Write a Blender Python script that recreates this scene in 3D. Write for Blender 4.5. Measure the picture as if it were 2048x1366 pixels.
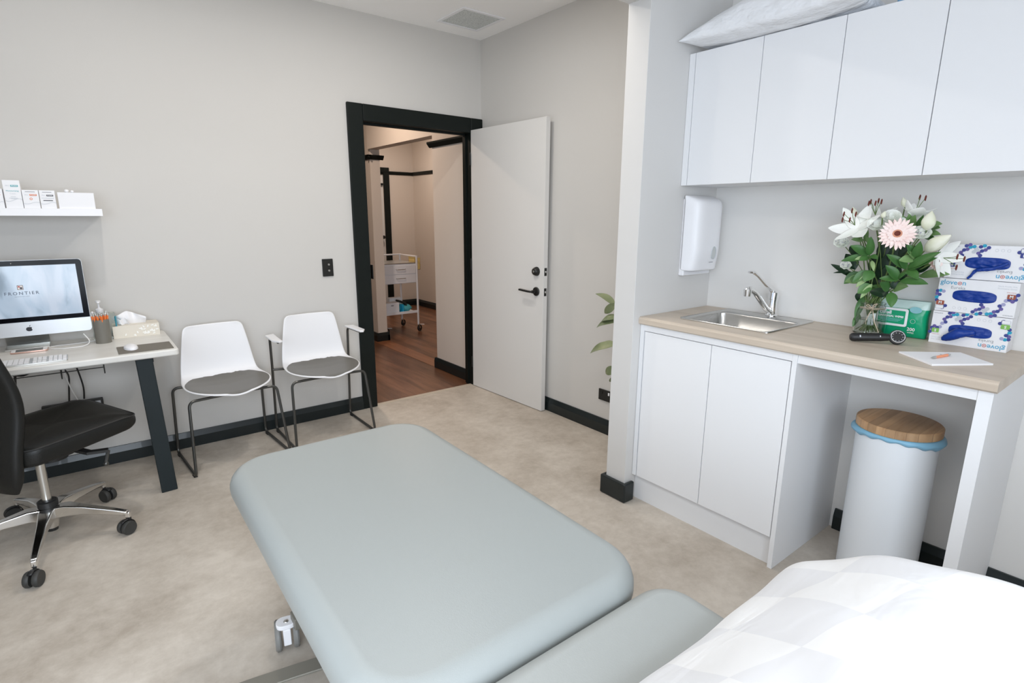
import bpy, bmesh, math, random
from mathutils import Vector, Matrix, noise
PI = math.pi
random.seed(7)
SC = bpy.context.scene
COL = SC.collection
for o in list(bpy.data.objects): bpy.data.objects.remove(o)

# ------------------------------------------------------------------ camera
cam_d = bpy.data.cameras.new('camera')
cam = bpy.data.objects.new('camera', cam_d); COL.objects.link(cam); SC.camera = cam
yaw, pitch, roll, FPX = -0.6659, -0.2256, 0.0062, 1100.4
fw = Vector((-math.sin(yaw)*math.cos(pitch), math.cos(yaw)*math.cos(pitch), math.sin(pitch)))
rt = Vector((math.cos(yaw), math.sin(yaw), 0)); up = rt.cross(fw)
cr = rt*math.cos(roll) + up*math.sin(roll); cu = -rt*math.sin(roll) + up*math.cos(roll)
mw = Matrix((cr, cu, -fw)).transposed().to_4x4(); mw.translation = Vector((-2.5746, -3.6766, 1.3873))
cam.matrix_world = mw
cam_d.sensor_width = 36; cam_d.lens = 36*FPX/2048; cam_d.clip_start = .02; cam_d.clip_end = 60

# ------------------------------------------------------------------ world, lights, exposure
W = bpy.data.worlds.new('world'); SC.world = W; W.use_nodes = True
W.node_tree.nodes['Background'].inputs[0].default_value = (.62, .75, 1, 1)
W.node_tree.nodes['Background'].inputs[1].default_value = 1.2
vs = SC.view_settings; vs.view_transform = 'Standard'; vs.look = 'None'; vs.gamma = 1; vs.use_curve_mapping = False
vs.exposure = -0.13
SC.cycles.diffuse_bounces = 10; SC.cycles.max_bounces = 14
def area(name, loc, d, size, power, color, size_y=None, shape='DISK', spread=PI):
    l = bpy.data.lights.new(name, 'AREA'); l.energy = power; l.color = color; l.size = size; l.shape = shape; l.spread = spread
    if size_y: l.shape = 'RECTANGLE'; l.size_y = size_y
    o = bpy.data.objects.new(name, l); COL.objects.link(o); o.location = loc
    o.rotation_euler = Vector(d).to_track_quat('-Z', 'Y').to_euler(); return o
# daylight through the window in the left wall and the one behind the camera
area('window_daylight', (-4.25, -3.7, 1.4), (1, 0, -.55), 1.7, 22, (.84, .92, 1.0), 1.5, spread=2.4)
area('rear_window_daylight', (-2.9, -4.80, 1.4), (.2, 1, -.5), 2.4, 60, (.84, .92, 1.0), 1.5, spread=2.4)
# ceiling downlights, then two added fill lights that even out the room's brightness
for x, y, p in ((-2.37, -1.08, 8), (-1.15, -1.08, 8.5)):
    area('downlight_glow', (x, y, 2.635), (0, 0, -1), .06, p, (1, .94, .87))
for x, y, p in ((-1.3, -1.6, 8), (-2.7, -3.6, 18)):
    area('ceiling_fill', (x, y, 2.635), (0, 0, -1), .6, p, (1, .95, .89), .6)
# hall lights
area('hall_glow', (-.75, 1.15, 2.60), (0, 0, -1), .12, 20, (1, .79, .63))
area('far_room_glow', (.8, 3.0, 2.60), (0, 0, -1), .12, 17, (1, .84, .72))

# ------------------------------------------------------------------ materials
def mat(name, col, rough=.5, metal=0, spec=.5, bump=0, bscale=60, var=0, vscale=4, alpha=None, trans=0, ior=1.45, emit=None, es=1, coat=0, col2=None, detail=4, stretch=None, sheen=0):
    m = bpy.data.materials.new(name); m.use_nodes = True; nt = m.node_tree; b = nt.nodes['Principled BSDF']
    b.inputs['Base Color'].default_value = (*col, 1); b.inputs['Roughness'].default_value = rough
    b.inputs['Metallic'].default_value = metal; b.inputs['Specular IOR Level'].default_value = spec
    b.inputs['Transmission Weight'].default_value = trans; b.inputs['IOR'].default_value = ior
    b.inputs['Coat Weight'].default_value = coat; b.inputs['Sheen Weight'].default_value = sheen
    if alpha is not None: b.inputs['Alpha'].default_value = alpha
    if emit: b.inputs['Emission Color'].default_value = (*emit, 1); b.inputs['Emission Strength'].default_value = es
    tc = nt.nodes.new('ShaderNodeTexCoord'); vec = tc.outputs['Object']
    if stretch:
        mp = nt.nodes.new('ShaderNodeMapping'); mp.inputs['Scale'].default_value = stretch
        nt.links.new(vec, mp.inputs[0]); vec = mp.outputs[0]
    if var or col2:
        n = nt.nodes.new('ShaderNodeTexNoise'); n.inputs['Scale'].default_value = vscale; n.inputs['Detail'].default_value = detail
        nt.links.new(vec, n.inputs['Vector'])
        r = nt.nodes.new('ShaderNodeValToRGB'); r.color_ramp.elements[0].position = .3; r.color_ramp.elements[1].position = .7
        c2 = col2 or tuple(min(1, c*(1+var)) for c in col); c1 = col if col2 else tuple(c*(1-var) for c in col)
        r.color_ramp.elements[0].color = (*c1, 1); r.color_ramp.elements[1].color = (*c2, 1)
        nt.links.new(n.outputs['Fac'], r.inputs[0]); nt.links.new(r.outputs[0], b.inputs['Base Color'])
    if bump:
        n2 = nt.nodes.new('ShaderNodeTexNoise'); n2.inputs['Scale'].default_value = bscale; n2.inputs['Detail'].default_value = 3
        nt.links.new(vec, n2.inputs['Vector'])
        bp = nt.nodes.new('ShaderNodeBump'); bp.inputs['Strength'].default_value = bump; bp.inputs['Distance'].default_value = .002
        nt.links.new(n2.outputs['Fac'], bp.inputs['Height']); nt.links.new(bp.outputs[0], b.inputs['Normal'])
    return m
M = {}
M['wall'] = mat('wall_paint', (.61, .595, .57), .75, spec=.25, bump=.08, bscale=160)
M['wallw'] = mat('nib_paint', (.64, .63, .615), .6, spec=.3, bump=.05, bscale=160)
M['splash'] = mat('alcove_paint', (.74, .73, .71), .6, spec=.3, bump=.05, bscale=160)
M['ceil'] = mat('ceiling_paint', (.95, .947, .94), .8, spec=.2)
M['hallwall'] = mat('hall_paint', (.66, .60, .54), .75, spec=.25)
M['skirt'] = mat('charcoal_trim_gloss', (.010, .015, .016), .32, spec=.45, coat=.15)
M['skirtm'] = mat('charcoal_trim', (.006, .009, .008), .5, spec=.25)
M['door'] = mat('door_paint', (.70, .69, .67), .42, spec=.4)
M['case'] = mat('anodised_case', (.70, .73, .77), .38, .35)
M['blk'] = mat('black_metal', (.012, .012, .011), .4, spec=.5)
M['steel'] = mat('satin_steel', (.62, .62, .60), .28, 1)
M['chrome'] = mat('chrome', (.86, .86, .86), .06, 1)
M['sinkm'] = mat('brushed_steel', (.60, .59, .57), .24, 1, bump=.1, bscale=40, stretch=(1, 30, 1))
M['lam'] = mat('white_laminate', (.80, .807, .82), .55, spec=.22)
M['gap'] = mat('shadow_gap', (.25, .24, .23), .8)
M['white'] = mat('white_plastic', (.83, .83, .85), .35, spec=.45)
M['whites'] = mat('white_shell', (.85, .85, .87), .38, spec=.4)
M['pad'] = mat('taupe_seat_pad', (.135, .127, .112), .38, spec=.5, bump=.05, bscale=300)
M['gun'] = mat('gunmetal_tube', (.10, .10, .095), .33, .85)
M['bleather'] = mat('black_leather', (.010, .010, .009), .40, spec=.35, bump=.25, bscale=220)
M['bplas'] = mat('black_plastic', (.016, .016, .016), .45)
M['tyre'] = mat('castor_tyre', (.035, .035, .033), .55)
M['alu'] = mat('polished_aluminium', (.75, .74, .72), .14, 1)
M['vinyl'] = mat('grey_vinyl', (.335, .36, .355), .40, spec=.5, bump=.12, bscale=420)
M['vinyl2'] = mat('grey_vinyl_lifted', (.37, .39, .38), .42, spec=.5, bump=.12, bscale=420)  # same grey vinyl, colour lightened to offset the shade beside the duvet
M['desktop'] = mat('pale_marble_laminate', (.66, .645, .61), .32, col2=(.74, .73, .70), vscale=7, stretch=(.6, 3, 3), detail=6)
M['deskleg'] = mat('charcoal_powdercoat', (.012, .018, .020), .5, spec=.3)
M['glass'] = mat('clear_glass', (.97, 1, .985), .02, trans=1, ior=1.45)
M['clear'] = mat('clear_plastic', (.86, .95, .95), .08, trans=1, ior=1.2)
M['bag'] = mat('blue_liner', (.30, .60, .80), .35, alpha=.8, trans=.15)
M['paper'] = mat('paper', (.88, .88, .90), .7)
M['card'] = mat('white_carton', (.84, .84, .86), .5)
M['orange'] = mat('orange_plastic', (.85, .20, .04), .3)
M['coral'] = mat('coral_plastic', (.85, .32, .16), .3)
M['teal'] = mat('teal_label', (.03, .28, .36), .4)
M['dmat'] = mat('grey_felt_leather', (.16, .145, .12), .6, bump=.2, bscale=300)
M['cup'] = mat('grey_leather_cup', (.175, .165, .14), .55, bump=.3, bscale=500)
M['cream'] = mat('cream_box', (.74, .69, .60), .6)
M['creaml'] = mat('cream_leaf_print', (.92, .91, .87), .6)
M['rose'] = mat('rose_gold', (.75, .50, .42), .25, .8)
M['dglass'] = mat('dark_screen_glass', (.006, .008, .012), .08)
M['iblack'] = mat('screen_bezel', (.004, .004, .006), .12, spec=.12)
M['cable'] = mat('white_cable', (.8, .8, .8), .4)
M['leafd'] = mat('leaf_green', (.035, .115, .028), .38, col2=(.075, .19, .045), vscale=14)
M['leafl'] = mat('leaf_pale_underside', (.30, .42, .19), .5)
M['leafm'] = mat('leaf_mid', (.13, .25, .08), .45, col2=(.20, .33, .13), vscale=12)
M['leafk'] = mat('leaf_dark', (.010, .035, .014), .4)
M['stem'] = mat('green_stem', (.14, .22, .07), .5)
M['rubl'] = mat('rubber_plant_leaf', (.16, .20, .10), .38, col2=(.28, .31, .17), vscale=9)
M['petal'] = mat('white_petal', (.95, .95, .93), .5, col2=(.90, .92, .86), vscale=12, sheen=.2)
M['budg'] = mat('bud_cream_green', (.72, .74, .54), .5, col2=(.84, .83, .74), vscale=20)
M['pink'] = mat('pale_pink_petal', (.90, .70, .65), .5, col2=(.94, .82, .78), vscale=30)
M['brown'] = mat('anther_brown', (.13, .022, .012), .7)
M['gcore'] = mat('gerbera_core', (.60, .28, .18), .8)
M['twine'] = mat('jute_twine', (.62, .52, .40), .8)
M['water'] = mat('water', (.93, .97, .92), .02, trans=1, ior=1.33)
M['green'] = mat('wipes_green', (.0, .34, .16), .28, spec=.6)
M['wpl'] = mat('wipes_pale_film', (.62, .78, .74), .25)
M['ltblue'] = mat('light_blue_print', (.26, .55, .60), .4)
M['nitrile'] = mat('blue_nitrile', (.001, .036, .27), .42, bump=.6, bscale=90)
M['navy'] = mat('print_indigo', (.045, .06, .26), .5)
M['violet'] = mat('print_violet', (.13, .10, .32), .5)
M['cyan'] = mat('print_teal', (.02, .33, .50), .5)
M['lav'] = mat('print_lavender', (.36, .36, .56), .5)
M['pblue'] = mat('print_blue_text', (.14, .42, .62), .5)
M['pgrey'] = mat('print_grey_text', (.30, .31, .33), .5)
M['plgrey'] = mat('print_light_grey', (.55, .58, .62), .5)
M['pred'] = mat('print_red', (.55, .12, .10), .5)
M['pbrown'] = mat('print_brown', (.34, .09, .05), .5)
M['pgreen'] = mat('print_green', (.22, .48, .10), .5)
M['pdark'] = mat('print_dark', (.03, .03, .04), .5)
M['porange'] = mat('print_orange', (.75, .22, .08), .5)
M['pteal'] = mat('print_teal_badge', (.05, .38, .42), .5)
M['tblue'] = mat('hospital_blue', (.01, .36, .62), .45)
M['tteal'] = mat('cloth_teal', (.08, .42, .48), .8)
M['yellow'] = mat('sharps_yellow', (.82, .63, .24), .4)
M['twhite'] = mat('trolley_white', (.80, .81, .84), .4)
M['greyw'] = mat('grey_wheel', (.20, .20, .19), .5)
M['frame'] = mat('bed_frame_grey', (.22, .21, .18), .4, .3)
M['linen'] = mat('pillowcase', (.84, .85, .87), .75, bump=1.0, bscale=16, stretch=(1.4, .7, 1))
[n for n in M['linen'].node_tree.nodes if n.type == 'BUMP'][0].inputs['Distance'].default_value = .022
M['towel'] = mat('blue_box_print', (.06, .20, .40), .8, col2=(.25, .42, .58), vscale=90)

def wood_mat(name, c1, c2, scale, axis, rough=.45, plank=None, plankaxis=0):
    m = bpy.data.materials.new(name); m.use_nodes = True; nt = m.node_tree; b = nt.nodes['Principled BSDF']; b.inputs['Roughness'].default_value = rough
    tc = nt.nodes.new('ShaderNodeTexCoord'); mp = nt.nodes.new('ShaderNodeMapping'); mp.inputs['Scale'].default_value = scale
    nt.links.new(tc.outputs['Object'], mp.inputs[0])
    n = nt.nodes.new('ShaderNodeTexNoise'); n.inputs['Scale'].default_value = 1; n.inputs['Detail'].default_value = 7; n.inputs['Roughness'].default_value = .62
    nt.links.new(mp.outputs[0], n.inputs['Vector'])
    r = nt.nodes.new('ShaderNodeValToRGB'); r.color_ramp.elements[0].position = .32; r.color_ramp.elements[1].position = .68
    r.color_ramp.elements[0].color = (*c1, 1); r.color_ramp.elements[1].color = (*c2, 1); nt.links.new(n.outputs['Fac'], r.inputs[0])
    out = r.outputs[0]
    if plank:
        sp = nt.nodes.new('ShaderNodeSeparateXYZ'); nt.links.new(tc.outputs['Object'], sp.inputs[0])
        mu = nt.nodes.new('ShaderNodeMath'); mu.operation = 'DIVIDE'; mu.inputs[1].default_value = plank; nt.links.new(sp.outputs[plankaxis], mu.inputs[0])
        fl = nt.nodes.new('ShaderNodeMath'); fl.operation = 'FLOOR'; nt.links.new(mu.outputs[0], fl.inputs[0])
        wn = nt.nodes.new('ShaderNodeTexWhiteNoise'); wn.noise_dimensions = '1D'; nt.links.new(fl.outputs[0], wn.inputs['W'])
        mr = nt.nodes.new('ShaderNodeMapRange'); mr.inputs['To Min'].default_value = .72; mr.inputs['To Max'].default_value = 1.25; nt.links.new(wn.outputs['Value'], mr.inputs[0])
        fr = nt.nodes.new('ShaderNodeMath'); fr.operation = 'FRACT'; nt.links.new(mu.outputs[0], fr.inputs[0])
        gt = nt.nodes.new('ShaderNodeMath'); gt.operation = 'GREATER_THAN'; gt.inputs[1].default_value = .025; nt.links.new(fr.outputs[0], gt.inputs[0])
        g2 = nt.nodes.new('ShaderNodeMapRange'); g2.inputs['To Min'].default_value = .45; nt.links.new(gt.outputs[0], g2.inputs[0])
        m3 = nt.nodes.new('ShaderNodeMath'); m3.operation = 'MULTIPLY'; nt.links.new(mr.outputs[0], m3.inputs[0]); nt.links.new(g2.outputs[0], m3.inputs[1])
        vm = nt.nodes.new('ShaderNodeVectorMath'); vm.operation = 'SCALE'; nt.links.new(out, vm.inputs[0]); nt.links.new(m3.outputs[0], vm.inputs['Scale']); out = vm.outputs[0]
    nt.links.new(out, b.inputs['Base Color']); return m
M['worktop'] = wood_mat('pale_oak_laminate', (.50, .415, .33), (.63, .545, .45), (14, .9, 14), 1, .42)
M['hallfloor'] = wood_mat('jarrah_boards', (.095, .040, .020), (.25, .115, .062), (14, 1.6, 14), 1, .3, plank=.083, plankaxis=0)
M['bamboo'] = wood_mat('bamboo_top', (.38, .215, .105), (.56, .36, .20), (3, 34, 6), 0, .45, plank=.03, plankaxis=1)
def floor_mat():
    m = bpy.data.materials.new('concrete_vinyl'); m.use_nodes = True; nt = m.node_tree; b = nt.nodes['Principled BSDF']
    b.inputs['Roughness'].default_value = .5; b.inputs['Specular IOR Level'].default_value = .35
    tc = nt.nodes.new('ShaderNodeTexCoord')
    def nz(s, d, rg=.6):
        n = nt.nodes.new('ShaderNodeTexNoise'); n.inputs['Scale'].default_value = s; n.inputs['Detail'].default_value = d; n.inputs['Roughness'].default_value = rg
        nt.links.new(tc.outputs['Object'], n.inputs['Vector']); return n.outputs['Fac']
    mx = nt.nodes.new('ShaderNodeMath'); mx.operation = 'MULTIPLY_ADD'; mx.inputs[1].default_value = .7; nt.links.new(nz(2.3, 8, .65), mx.inputs[0])
    m2 = nt.nodes.new('ShaderNodeMath'); m2.operation = 'MULTIPLY'; m2.inputs[1].default_value = .3; nt.links.new(nz(22, 6, .7), m2.inputs[0])
    nt.links.new(m2.outputs[0], mx.inputs[2])
    r = nt.nodes.new('ShaderNodeValToRGB'); r.color_ramp.elements[0].position = .36; r.color_ramp.elements[1].position = .62
    r.color_ramp.elements[0].color = (.385, .335, .28, 1); r.color_ramp.elements[1].color = (.60, .55, .485, 1)
    nt.links.new(mx.outputs[0], r.inputs[0]); nt.links.new(r.outputs[0], b.inputs['Base Color']); return m
M['floor'] = floor_mat()
def duvet_mat():
    m = bpy.data.materials.new('white_check_damask'); m.use_nodes = True; nt = m.node_tree; b = nt.nodes['Principled BSDF']
    b.inputs['Roughness'].default_value = .7; b.inputs['Sheen Weight'].default_value = .3
    tc = nt.nodes.new('ShaderNodeTexCoord'); mp = nt.nodes.new('ShaderNodeMapping'); mp.inputs['Rotation'].default_value = (0, 0, -.28); nt.links.new(tc.outputs['UV'], mp.inputs[0])
    ck = nt.nodes.new('ShaderNodeTexChecker'); ck.inputs['Scale'].default_value = 9
    ck.inputs[1].default_value = (.88, .88, .88, 1); ck.inputs[2].default_value = (.79, .793, .81, 1)
    nt.links.new(mp.outputs[0], ck.inputs[0]); nt.links.new(ck.outputs[0], b.inputs['Base Color'])
    m2 = nt.nodes.new('ShaderNodeMapping'); m2.inputs['Rotation'].default_value = (0, 0, .6); m2.inputs['Scale'].default_value = (3, 9, 3); nt.links.new(tc.outputs['Object'], m2.inputs[0])
    n = nt.nodes.new('ShaderNodeTexNoise'); n.inputs['Scale'].default_value = 1.1; n.inputs['Detail'].default_value = 3; n.inputs['Distortion'].default_value = .8; nt.links.new(m2.outputs[0], n.inputs['Vector'])
    bp = nt.nodes.new('ShaderNodeBump'); bp.inputs['Strength'].default_value = .35; bp.inputs['Distance'].default_value = .02; nt.links.new(n.outputs['Fac'], bp.inputs['Height']); nt.links.new(bp.outputs[0], b.inputs['Normal']); return m
M['duvet'] = duvet_mat()
def screen_mat():
    m = bpy.data.materials.new('screen_picture'); m.use_nodes = True; nt = m.node_tree; b = nt.nodes['Principled BSDF']
    b.inputs['Base Color'].default_value = (.01, .01, .01, 1); b.inputs['Roughness'].default_value = .1
    tc = nt.nodes.new('ShaderNodeTexCoord'); mp = nt.nodes.new('ShaderNodeMapping'); mp.inputs['Scale'].default_value = (7, 1, 3.2); mp.inputs['Rotation'].default_value = (0, .75, 0)
    nt.links.new(tc.outputs['Object'], mp.inputs[0])
    n = nt.nodes.new('ShaderNodeTexNoise'); n.inputs['Scale'].default_value = 1.3; n.inputs['Detail'].default_value = 3; n.inputs['Distortion'].default_value = 1.6; nt.links.new(mp.outputs[0], n.inputs['Vector'])
    r = nt.nodes.new('ShaderNodeValToRGB'); e = r.color_ramp.elements
    e[0].position = .30; e[0].color = (.30, .38, .47, 1); e[1].position = .62; e[1].color = (.56, .64, .76, 1)
    q = e.new(.42); q.color = (.44, .55, .68, 1)
    nt.links.new(n.outputs['Fac'], r.inputs[0]); nt.links.new(r.outputs[0], b.inputs['Emission Color']); b.inputs['Emission Strength'].default_value = 1.0
    return m
M['screen'] = screen_mat()

# ------------------------------------------------------------------ mesh helpers
def tag(o, label=None, cat=None, group=None, kind=None):
    for k, v in (('label', label), ('category', cat), ('group', group), ('kind', kind)):
        if v: o[k] = v
    return o
def thing(name, label, cat, loc=(0, 0, 0), rz=0, group=None):
    o = bpy.data.objects.new(name, None); COL.objects.link(o); o.location = loc; o.rotation_euler = (0, 0, rz); o.empty_display_size = .1
    return tag(o, label, cat, group)
def copy_tree(o, parent=None):
    c = o.copy(); COL.objects.link(c)
    if parent: c.parent = parent
    for ch in list(o.children): copy_tree(ch, c)
    return c
def fillet(pts, r, n=5, closed=False):
    pts = [Vector(p) for p in pts]; out = []
    N = len(pts)
    for i, p in enumerate(pts):
        if not closed and i in (0, N-1): out.append(p); continue
        a, c = pts[i-1], pts[(i+1) % N]; d1 = (a-p); d2 = (c-p); rr = min(r, d1.length*.48, d2.length*.48)
        A = p + d1.normalized()*rr; Cc = p + d2.normalized()*rr
        for k in range(n+1):
            t = k/n; out.append(A*(1-t)**2 + p*2*t*(1-t) + Cc*t*t)
    return out
class B:
    def __init__(s): s.bm = bmesh.new()
    def face(s, vs, mi=0, smooth=True):
        try: f = s.bm.faces.new(vs); f.material_index = mi; f.smooth = smooth; return f
        except ValueError: return None
    def box(s, x0, x1, y0, y1, z0, z1, mi=0, mx=None):
        v = [Vector((x, y, z)) for z in (z0, z1) for y in (y0, y1) for x in (x0, x1)]
        if mx: v = [mx @ p for p in v]
        v = [s.bm.verts.new(p) for p in v]
        for f in ((0, 2, 3, 1), (4, 5, 7, 6), (0, 1, 5, 4), (2, 6, 7, 3), (0, 4, 6, 2), (1, 3, 7, 5)): s.face([v[i] for i in f], mi)
        return s
    def prism(s, poly, z0, z1, mx=None, mi=0):
        mx = mx or Matrix()
        a = [s.bm.verts.new(mx @ Vector((p[0], p[1], z0))) for p in poly]; b = [s.bm.verts.new(mx @ Vector((p[0], p[1], z1))) for p in poly]
        n = len(poly); s.face(a[::-1], mi); s.face(b, mi)
        for i in range(n): s.face([a[i], a[(i+1) % n], b[(i+1) % n], b[i]], mi)
        return s
    def flat(s, poly, mx, mi=0):
        s.face([s.bm.verts.new(mx @ Vector((p[0], p[1], 0))) for p in poly], mi); return s
    def tube(s, pts, r, seg=10, closed=False, mi=0, caps=True):
        pts = [Vector(p) for p in pts]; N = len(pts); rs = r if isinstance(r, (list, tuple)) else [r]*N
        t0 = (pts[1]-pts[0]).normalized(); nrm = t0.orthogonal().normalized(); rings = []
        for i, p in enumerate(pts):
            if closed: t = (pts[(i+1) % N]-pts[i-1]).normalized()
            else: t = (pts[min(i+1, N-1)]-pts[max(i-1, 0)]).normalized()
            nrm = (nrm - t*nrm.dot(t)); nrm = nrm.normalized() if nrm.length > 1e-6 else t.orthogonal().normalized(); bn = t.cross(nrm)
            rings.append([s.bm.verts.new(p + (nrm*math.cos(2*PI*k/seg) + bn*math.sin(2*PI*k/seg))*rs[i]) for k in range(seg)])
        for i in range(N if closed else N-1):
            A, C = rings[i], rings[(i+1) % N]
            for k in range(seg): s.face([A[k], A[(k+1) % seg], C[(k+1) % seg], C[k]], mi)
        if not closed and caps: s.face(rings[0][::-1], mi); s.face(rings[-1], mi)
        return s
    def bar(s, pts, w, h, upv=(0, 0, 1), mi=0):      # rectangular section sweep; w,h lists or values
        pts = [Vector(p) for p in pts]; N = len(pts); u0 = Vector(upv); rings = []
        ws = w if isinstance(w, (list, tuple)) else [w]*N; hs = h if isinstance(h, (list, tuple)) else [h]*N
        for i, p in enumerate(pts):
            t = (pts[min(i+1, N-1)]-pts[max(i-1, 0)]).normalized(); sd = t.cross(u0).normalized(); uu = sd.cross(t).normalized()
            rings.append([s.bm.verts.new(p + sd*a*ws[i]/2 + uu*b*hs[i]/2) for a, b in ((-1, -1), (1, -1), (1, 1), (-1, 1))])
        for i in range(N-1):
            for k in range(4): s.face([rings[i][k], rings[i][(k+1) % 4], rings[i+1][(k+1) % 4], rings[i+1][k]], mi)
        s.face(rings[0][::-1], mi); s.face(rings[-1], mi); return s
    def lathe(s, prof, seg=32, mx=None, mi=0, cap=True):
        mx = mx or Matrix(); rings = []
        for r, z in prof: rings.append([s.bm.verts.new(mx @ Vector((r*math.cos(2*PI*k/seg), r*math.sin(2*PI*k/seg), z))) for k in range(seg)])
        for A, C in zip(rings, rings[1:]):
            for k in range(seg): s.face([A[k], A[(k+1) % seg], C[(k+1) % seg], C[k]], mi)
        if cap: s.face(rings[0][::-1], mi); s.face(rings[-1], mi)
        return s
    def grid(s, fn, nu, nv, mi=0, uv=False, closeu=False):
        g = [[s.bm.verts.new(fn(i/nu, j/nv)) for i in range(nu + (0 if closeu else 1))] for j in range(nv+1)]
        L = s.bm.loops.layers.uv.verify() if uv else None
        for j in range(nv):
            for i in range(nu):
                i2 = (i+1) % nu if closeu else i+1
                f = s.face([g[j][i], g[j][i2], g[j+1][i2], g[j+1][i]], mi)
                if uv and f:
                    for lp, (a, b) in zip(f.loops, ((i, j), (i+1, j), (i+1, j+1), (i, j+1))): lp[L].uv = (a/nu, b/nv)
        return s
    def ball(s, c, rx, ry=None, rz=None, seg=16, mx=None, mi=0):
        ry = ry or rx; rz = rz or rx; c = Vector(c); mx = mx or Matrix()
        return s.grid(lambda u, v: c + (mx @ Vector((rx*math.sin(PI*max(.002, min(.998, v)))*math.cos(2*PI*u), ry*math.sin(PI*max(.002, min(.998, v)))*math.sin(2*PI*u), -rz*math.cos(PI*v)))), seg, seg//2, mi, closeu=True)
    def text(s, body, mx, size, mi=0, align='LEFT', sx=1, spacing=1, bold=0):
        cv = bpy.data.curves.new('t', 'FONT'); cv.body = body; cv.size = size; cv.align_x = align; cv.align_y = 'CENTER'; cv.resolution_u = 2; cv.space_character = spacing; cv.offset = bold
        o = bpy.data.objects.new('t', cv); COL.objects.link(o); dg = bpy.context.evaluated_depsgraph_get(); dg.update()
        me = bpy.data.meshes.new_from_object(o.evaluated_get(dg)); m4 = mx @ Matrix.Diagonal((sx, 1, 1, 1))
        vs_ = [s.bm.verts.new(m4 @ v.co) for v in me.vertices]
        for p in me.polygons: s.face([vs_[i] for i in p.vertices], mi, False)
        bpy.data.objects.remove(o); bpy.data.curves.remove(cv); bpy.data.meshes.remove(me); return s
    def make(s, name, mats, parent=None, bevel=0, seg=2, sub=0, solid=0, ang=32, normals=True, label=None, loc=None, flatshade=False):
        if normals: bmesh.ops.recalc_face_normals(s.bm, faces=s.bm.faces)
        for e in s.bm.edges:
            if len(e.link_faces) == 2 and e.calc_face_angle(0) > math.radians(ang) and not sub: e.smooth = False
        me = bpy.data.meshes.new(name); s.bm.to_mesh(me); s.bm.free()
        for m in (mats if isinstance(mats, (list, tuple)) else [mats]): me.materials.append(M[m] if isinstance(m, str) else m)
        o = bpy.data.objects.new(name, me); COL.objects.link(o)
        if parent: o.parent = parent
        if loc: o.location = loc
        if solid: md = o.modifiers.new('s', 'SOLIDIFY'); md.thickness = solid; md.offset = 0
        if bevel: md = o.modifiers.new('b', 'BEVEL'); md.width = bevel; md.segments = seg; md.limit_method = 'ANGLE'; md.angle_limit = math.radians(40); md.harden_normals = True
        if sub: md = o.modifiers.new('u', 'SUBSURF'); md.levels = sub; md.render_levels = sub
        if label: o['label'] = label
        return o
def struct(o): o['kind'] = 'structure'; return o
def T(x, y, z): return Matrix.Translation((x, y, z))
def RX(a): return Matrix.Rotation(a, 4, 'X')
def RY(a): return Matrix.Rotation(a, 4, 'Y')
def RZ(a): return Matrix.Rotation(a, 4, 'Z')
def FACE_Y(x, y, z, rot=0):   # plane facing -y : local x -> +x, local y -> +z
    return T(x, y, z) @ Matrix(((1, 0, 0, 0), (0, 0, -1, 0), (0, 1, 0, 0), (0, 0, 0, 1))) @ RZ(rot)
def FACE_X(x, y, z, rot=0):   # plane facing -x : local x -> -y, local y -> +z
    return T(x, y, z) @ Matrix(((0, 0, -1, 0), (-1, 0, 0, 0), (0, 1, 0, 0), (0, 0, 0, 1))) @ RZ(rot)
def rrect(w, h, r, n=5, cx=0, cy=0):
    out = []
    for sx, sy, a0 in ((1, 1, 0), (-1, 1, 90), (-1, -1, 180), (1, -1, 270)):
        for k in range(n+1):
            a = math.radians(a0 + 90*k/n); out.append((cx + sx*(w/2-r) + r*math.cos(a), cy + sy*(h/2-r) + r*math.sin(a)))
    return out
def circ(r, n=20, cx=0, cy=0): return [(cx + r*math.cos(2*PI*k/n), cy + r*math.sin(2*PI*k/n)) for k in range(n)]
def axis(p, q):   # matrix with local z from p to q
    d = Vector(q)-Vector(p); return T(*p) @ d.to_track_quat('Z', 'Y').to_matrix().to_4x4()

# ================================================================== SETTING
XL, YR, H = -4.2, -4.75, 2.651
N1, N2, ND, AW = -1.9366, -2.0565, -.589, 0.0
DL, DR, DH = -.9642, -.1078, 1.99      # door opening
struct(B().box(XL, 0.12, YR, 0.02, -.12, 0).make('floor', 'floor'))
struct(B().box(-3, 0.08, .02, 6, -.12, -.002).box(.08, 1.75, .02, 6, -.12, -.002).make('floor', 'hallfloor'))
struct(B().box(XL-.1, 1.75, YR-.1, 6, H, H+.1).make('ceiling', 'ceil'))
b = B(); b.box(XL-.1, DL-.02, 0, .10, -.12, H); b.box(DR+.02, 0, 0, .10, -.12, H); b.box(DL-.02, DR+.02, 0, .10, DH+.02, H)
struct(b.make('wall_back', ['wall']))
struct(B().box(0, .12, N1, .10, -.12, H).make('wall_right', 'wall'))
struct(B().box(0, .12, YR, N1, -.12, H).make('wall_alcove', 'splash'))
b = B(); b.box(XL-.1, XL, YR, 0, -.12, .35); b.box(XL-.1, XL, YR, 0, 2.35, H); b.box(XL-.1, XL, YR, -4.6, .35, 2.35); b.box(XL-.1, XL, -2.8, 0, .35, 2.35)
struct(b.make('wall_left', 'wall'))
b = B(); b.box(XL-.1, .12, YR-.1, YR, -.12, .35); b.box(XL-.1, .12, YR-.1, YR, 2.35, H); b.box(XL-.1, -4.1, YR-.1, YR, .35, 2.35); b.box(-1.6, .12, YR-.1, YR, .35, 2.35)
struct(b.make('wall_rear', 'wall'))
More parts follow.
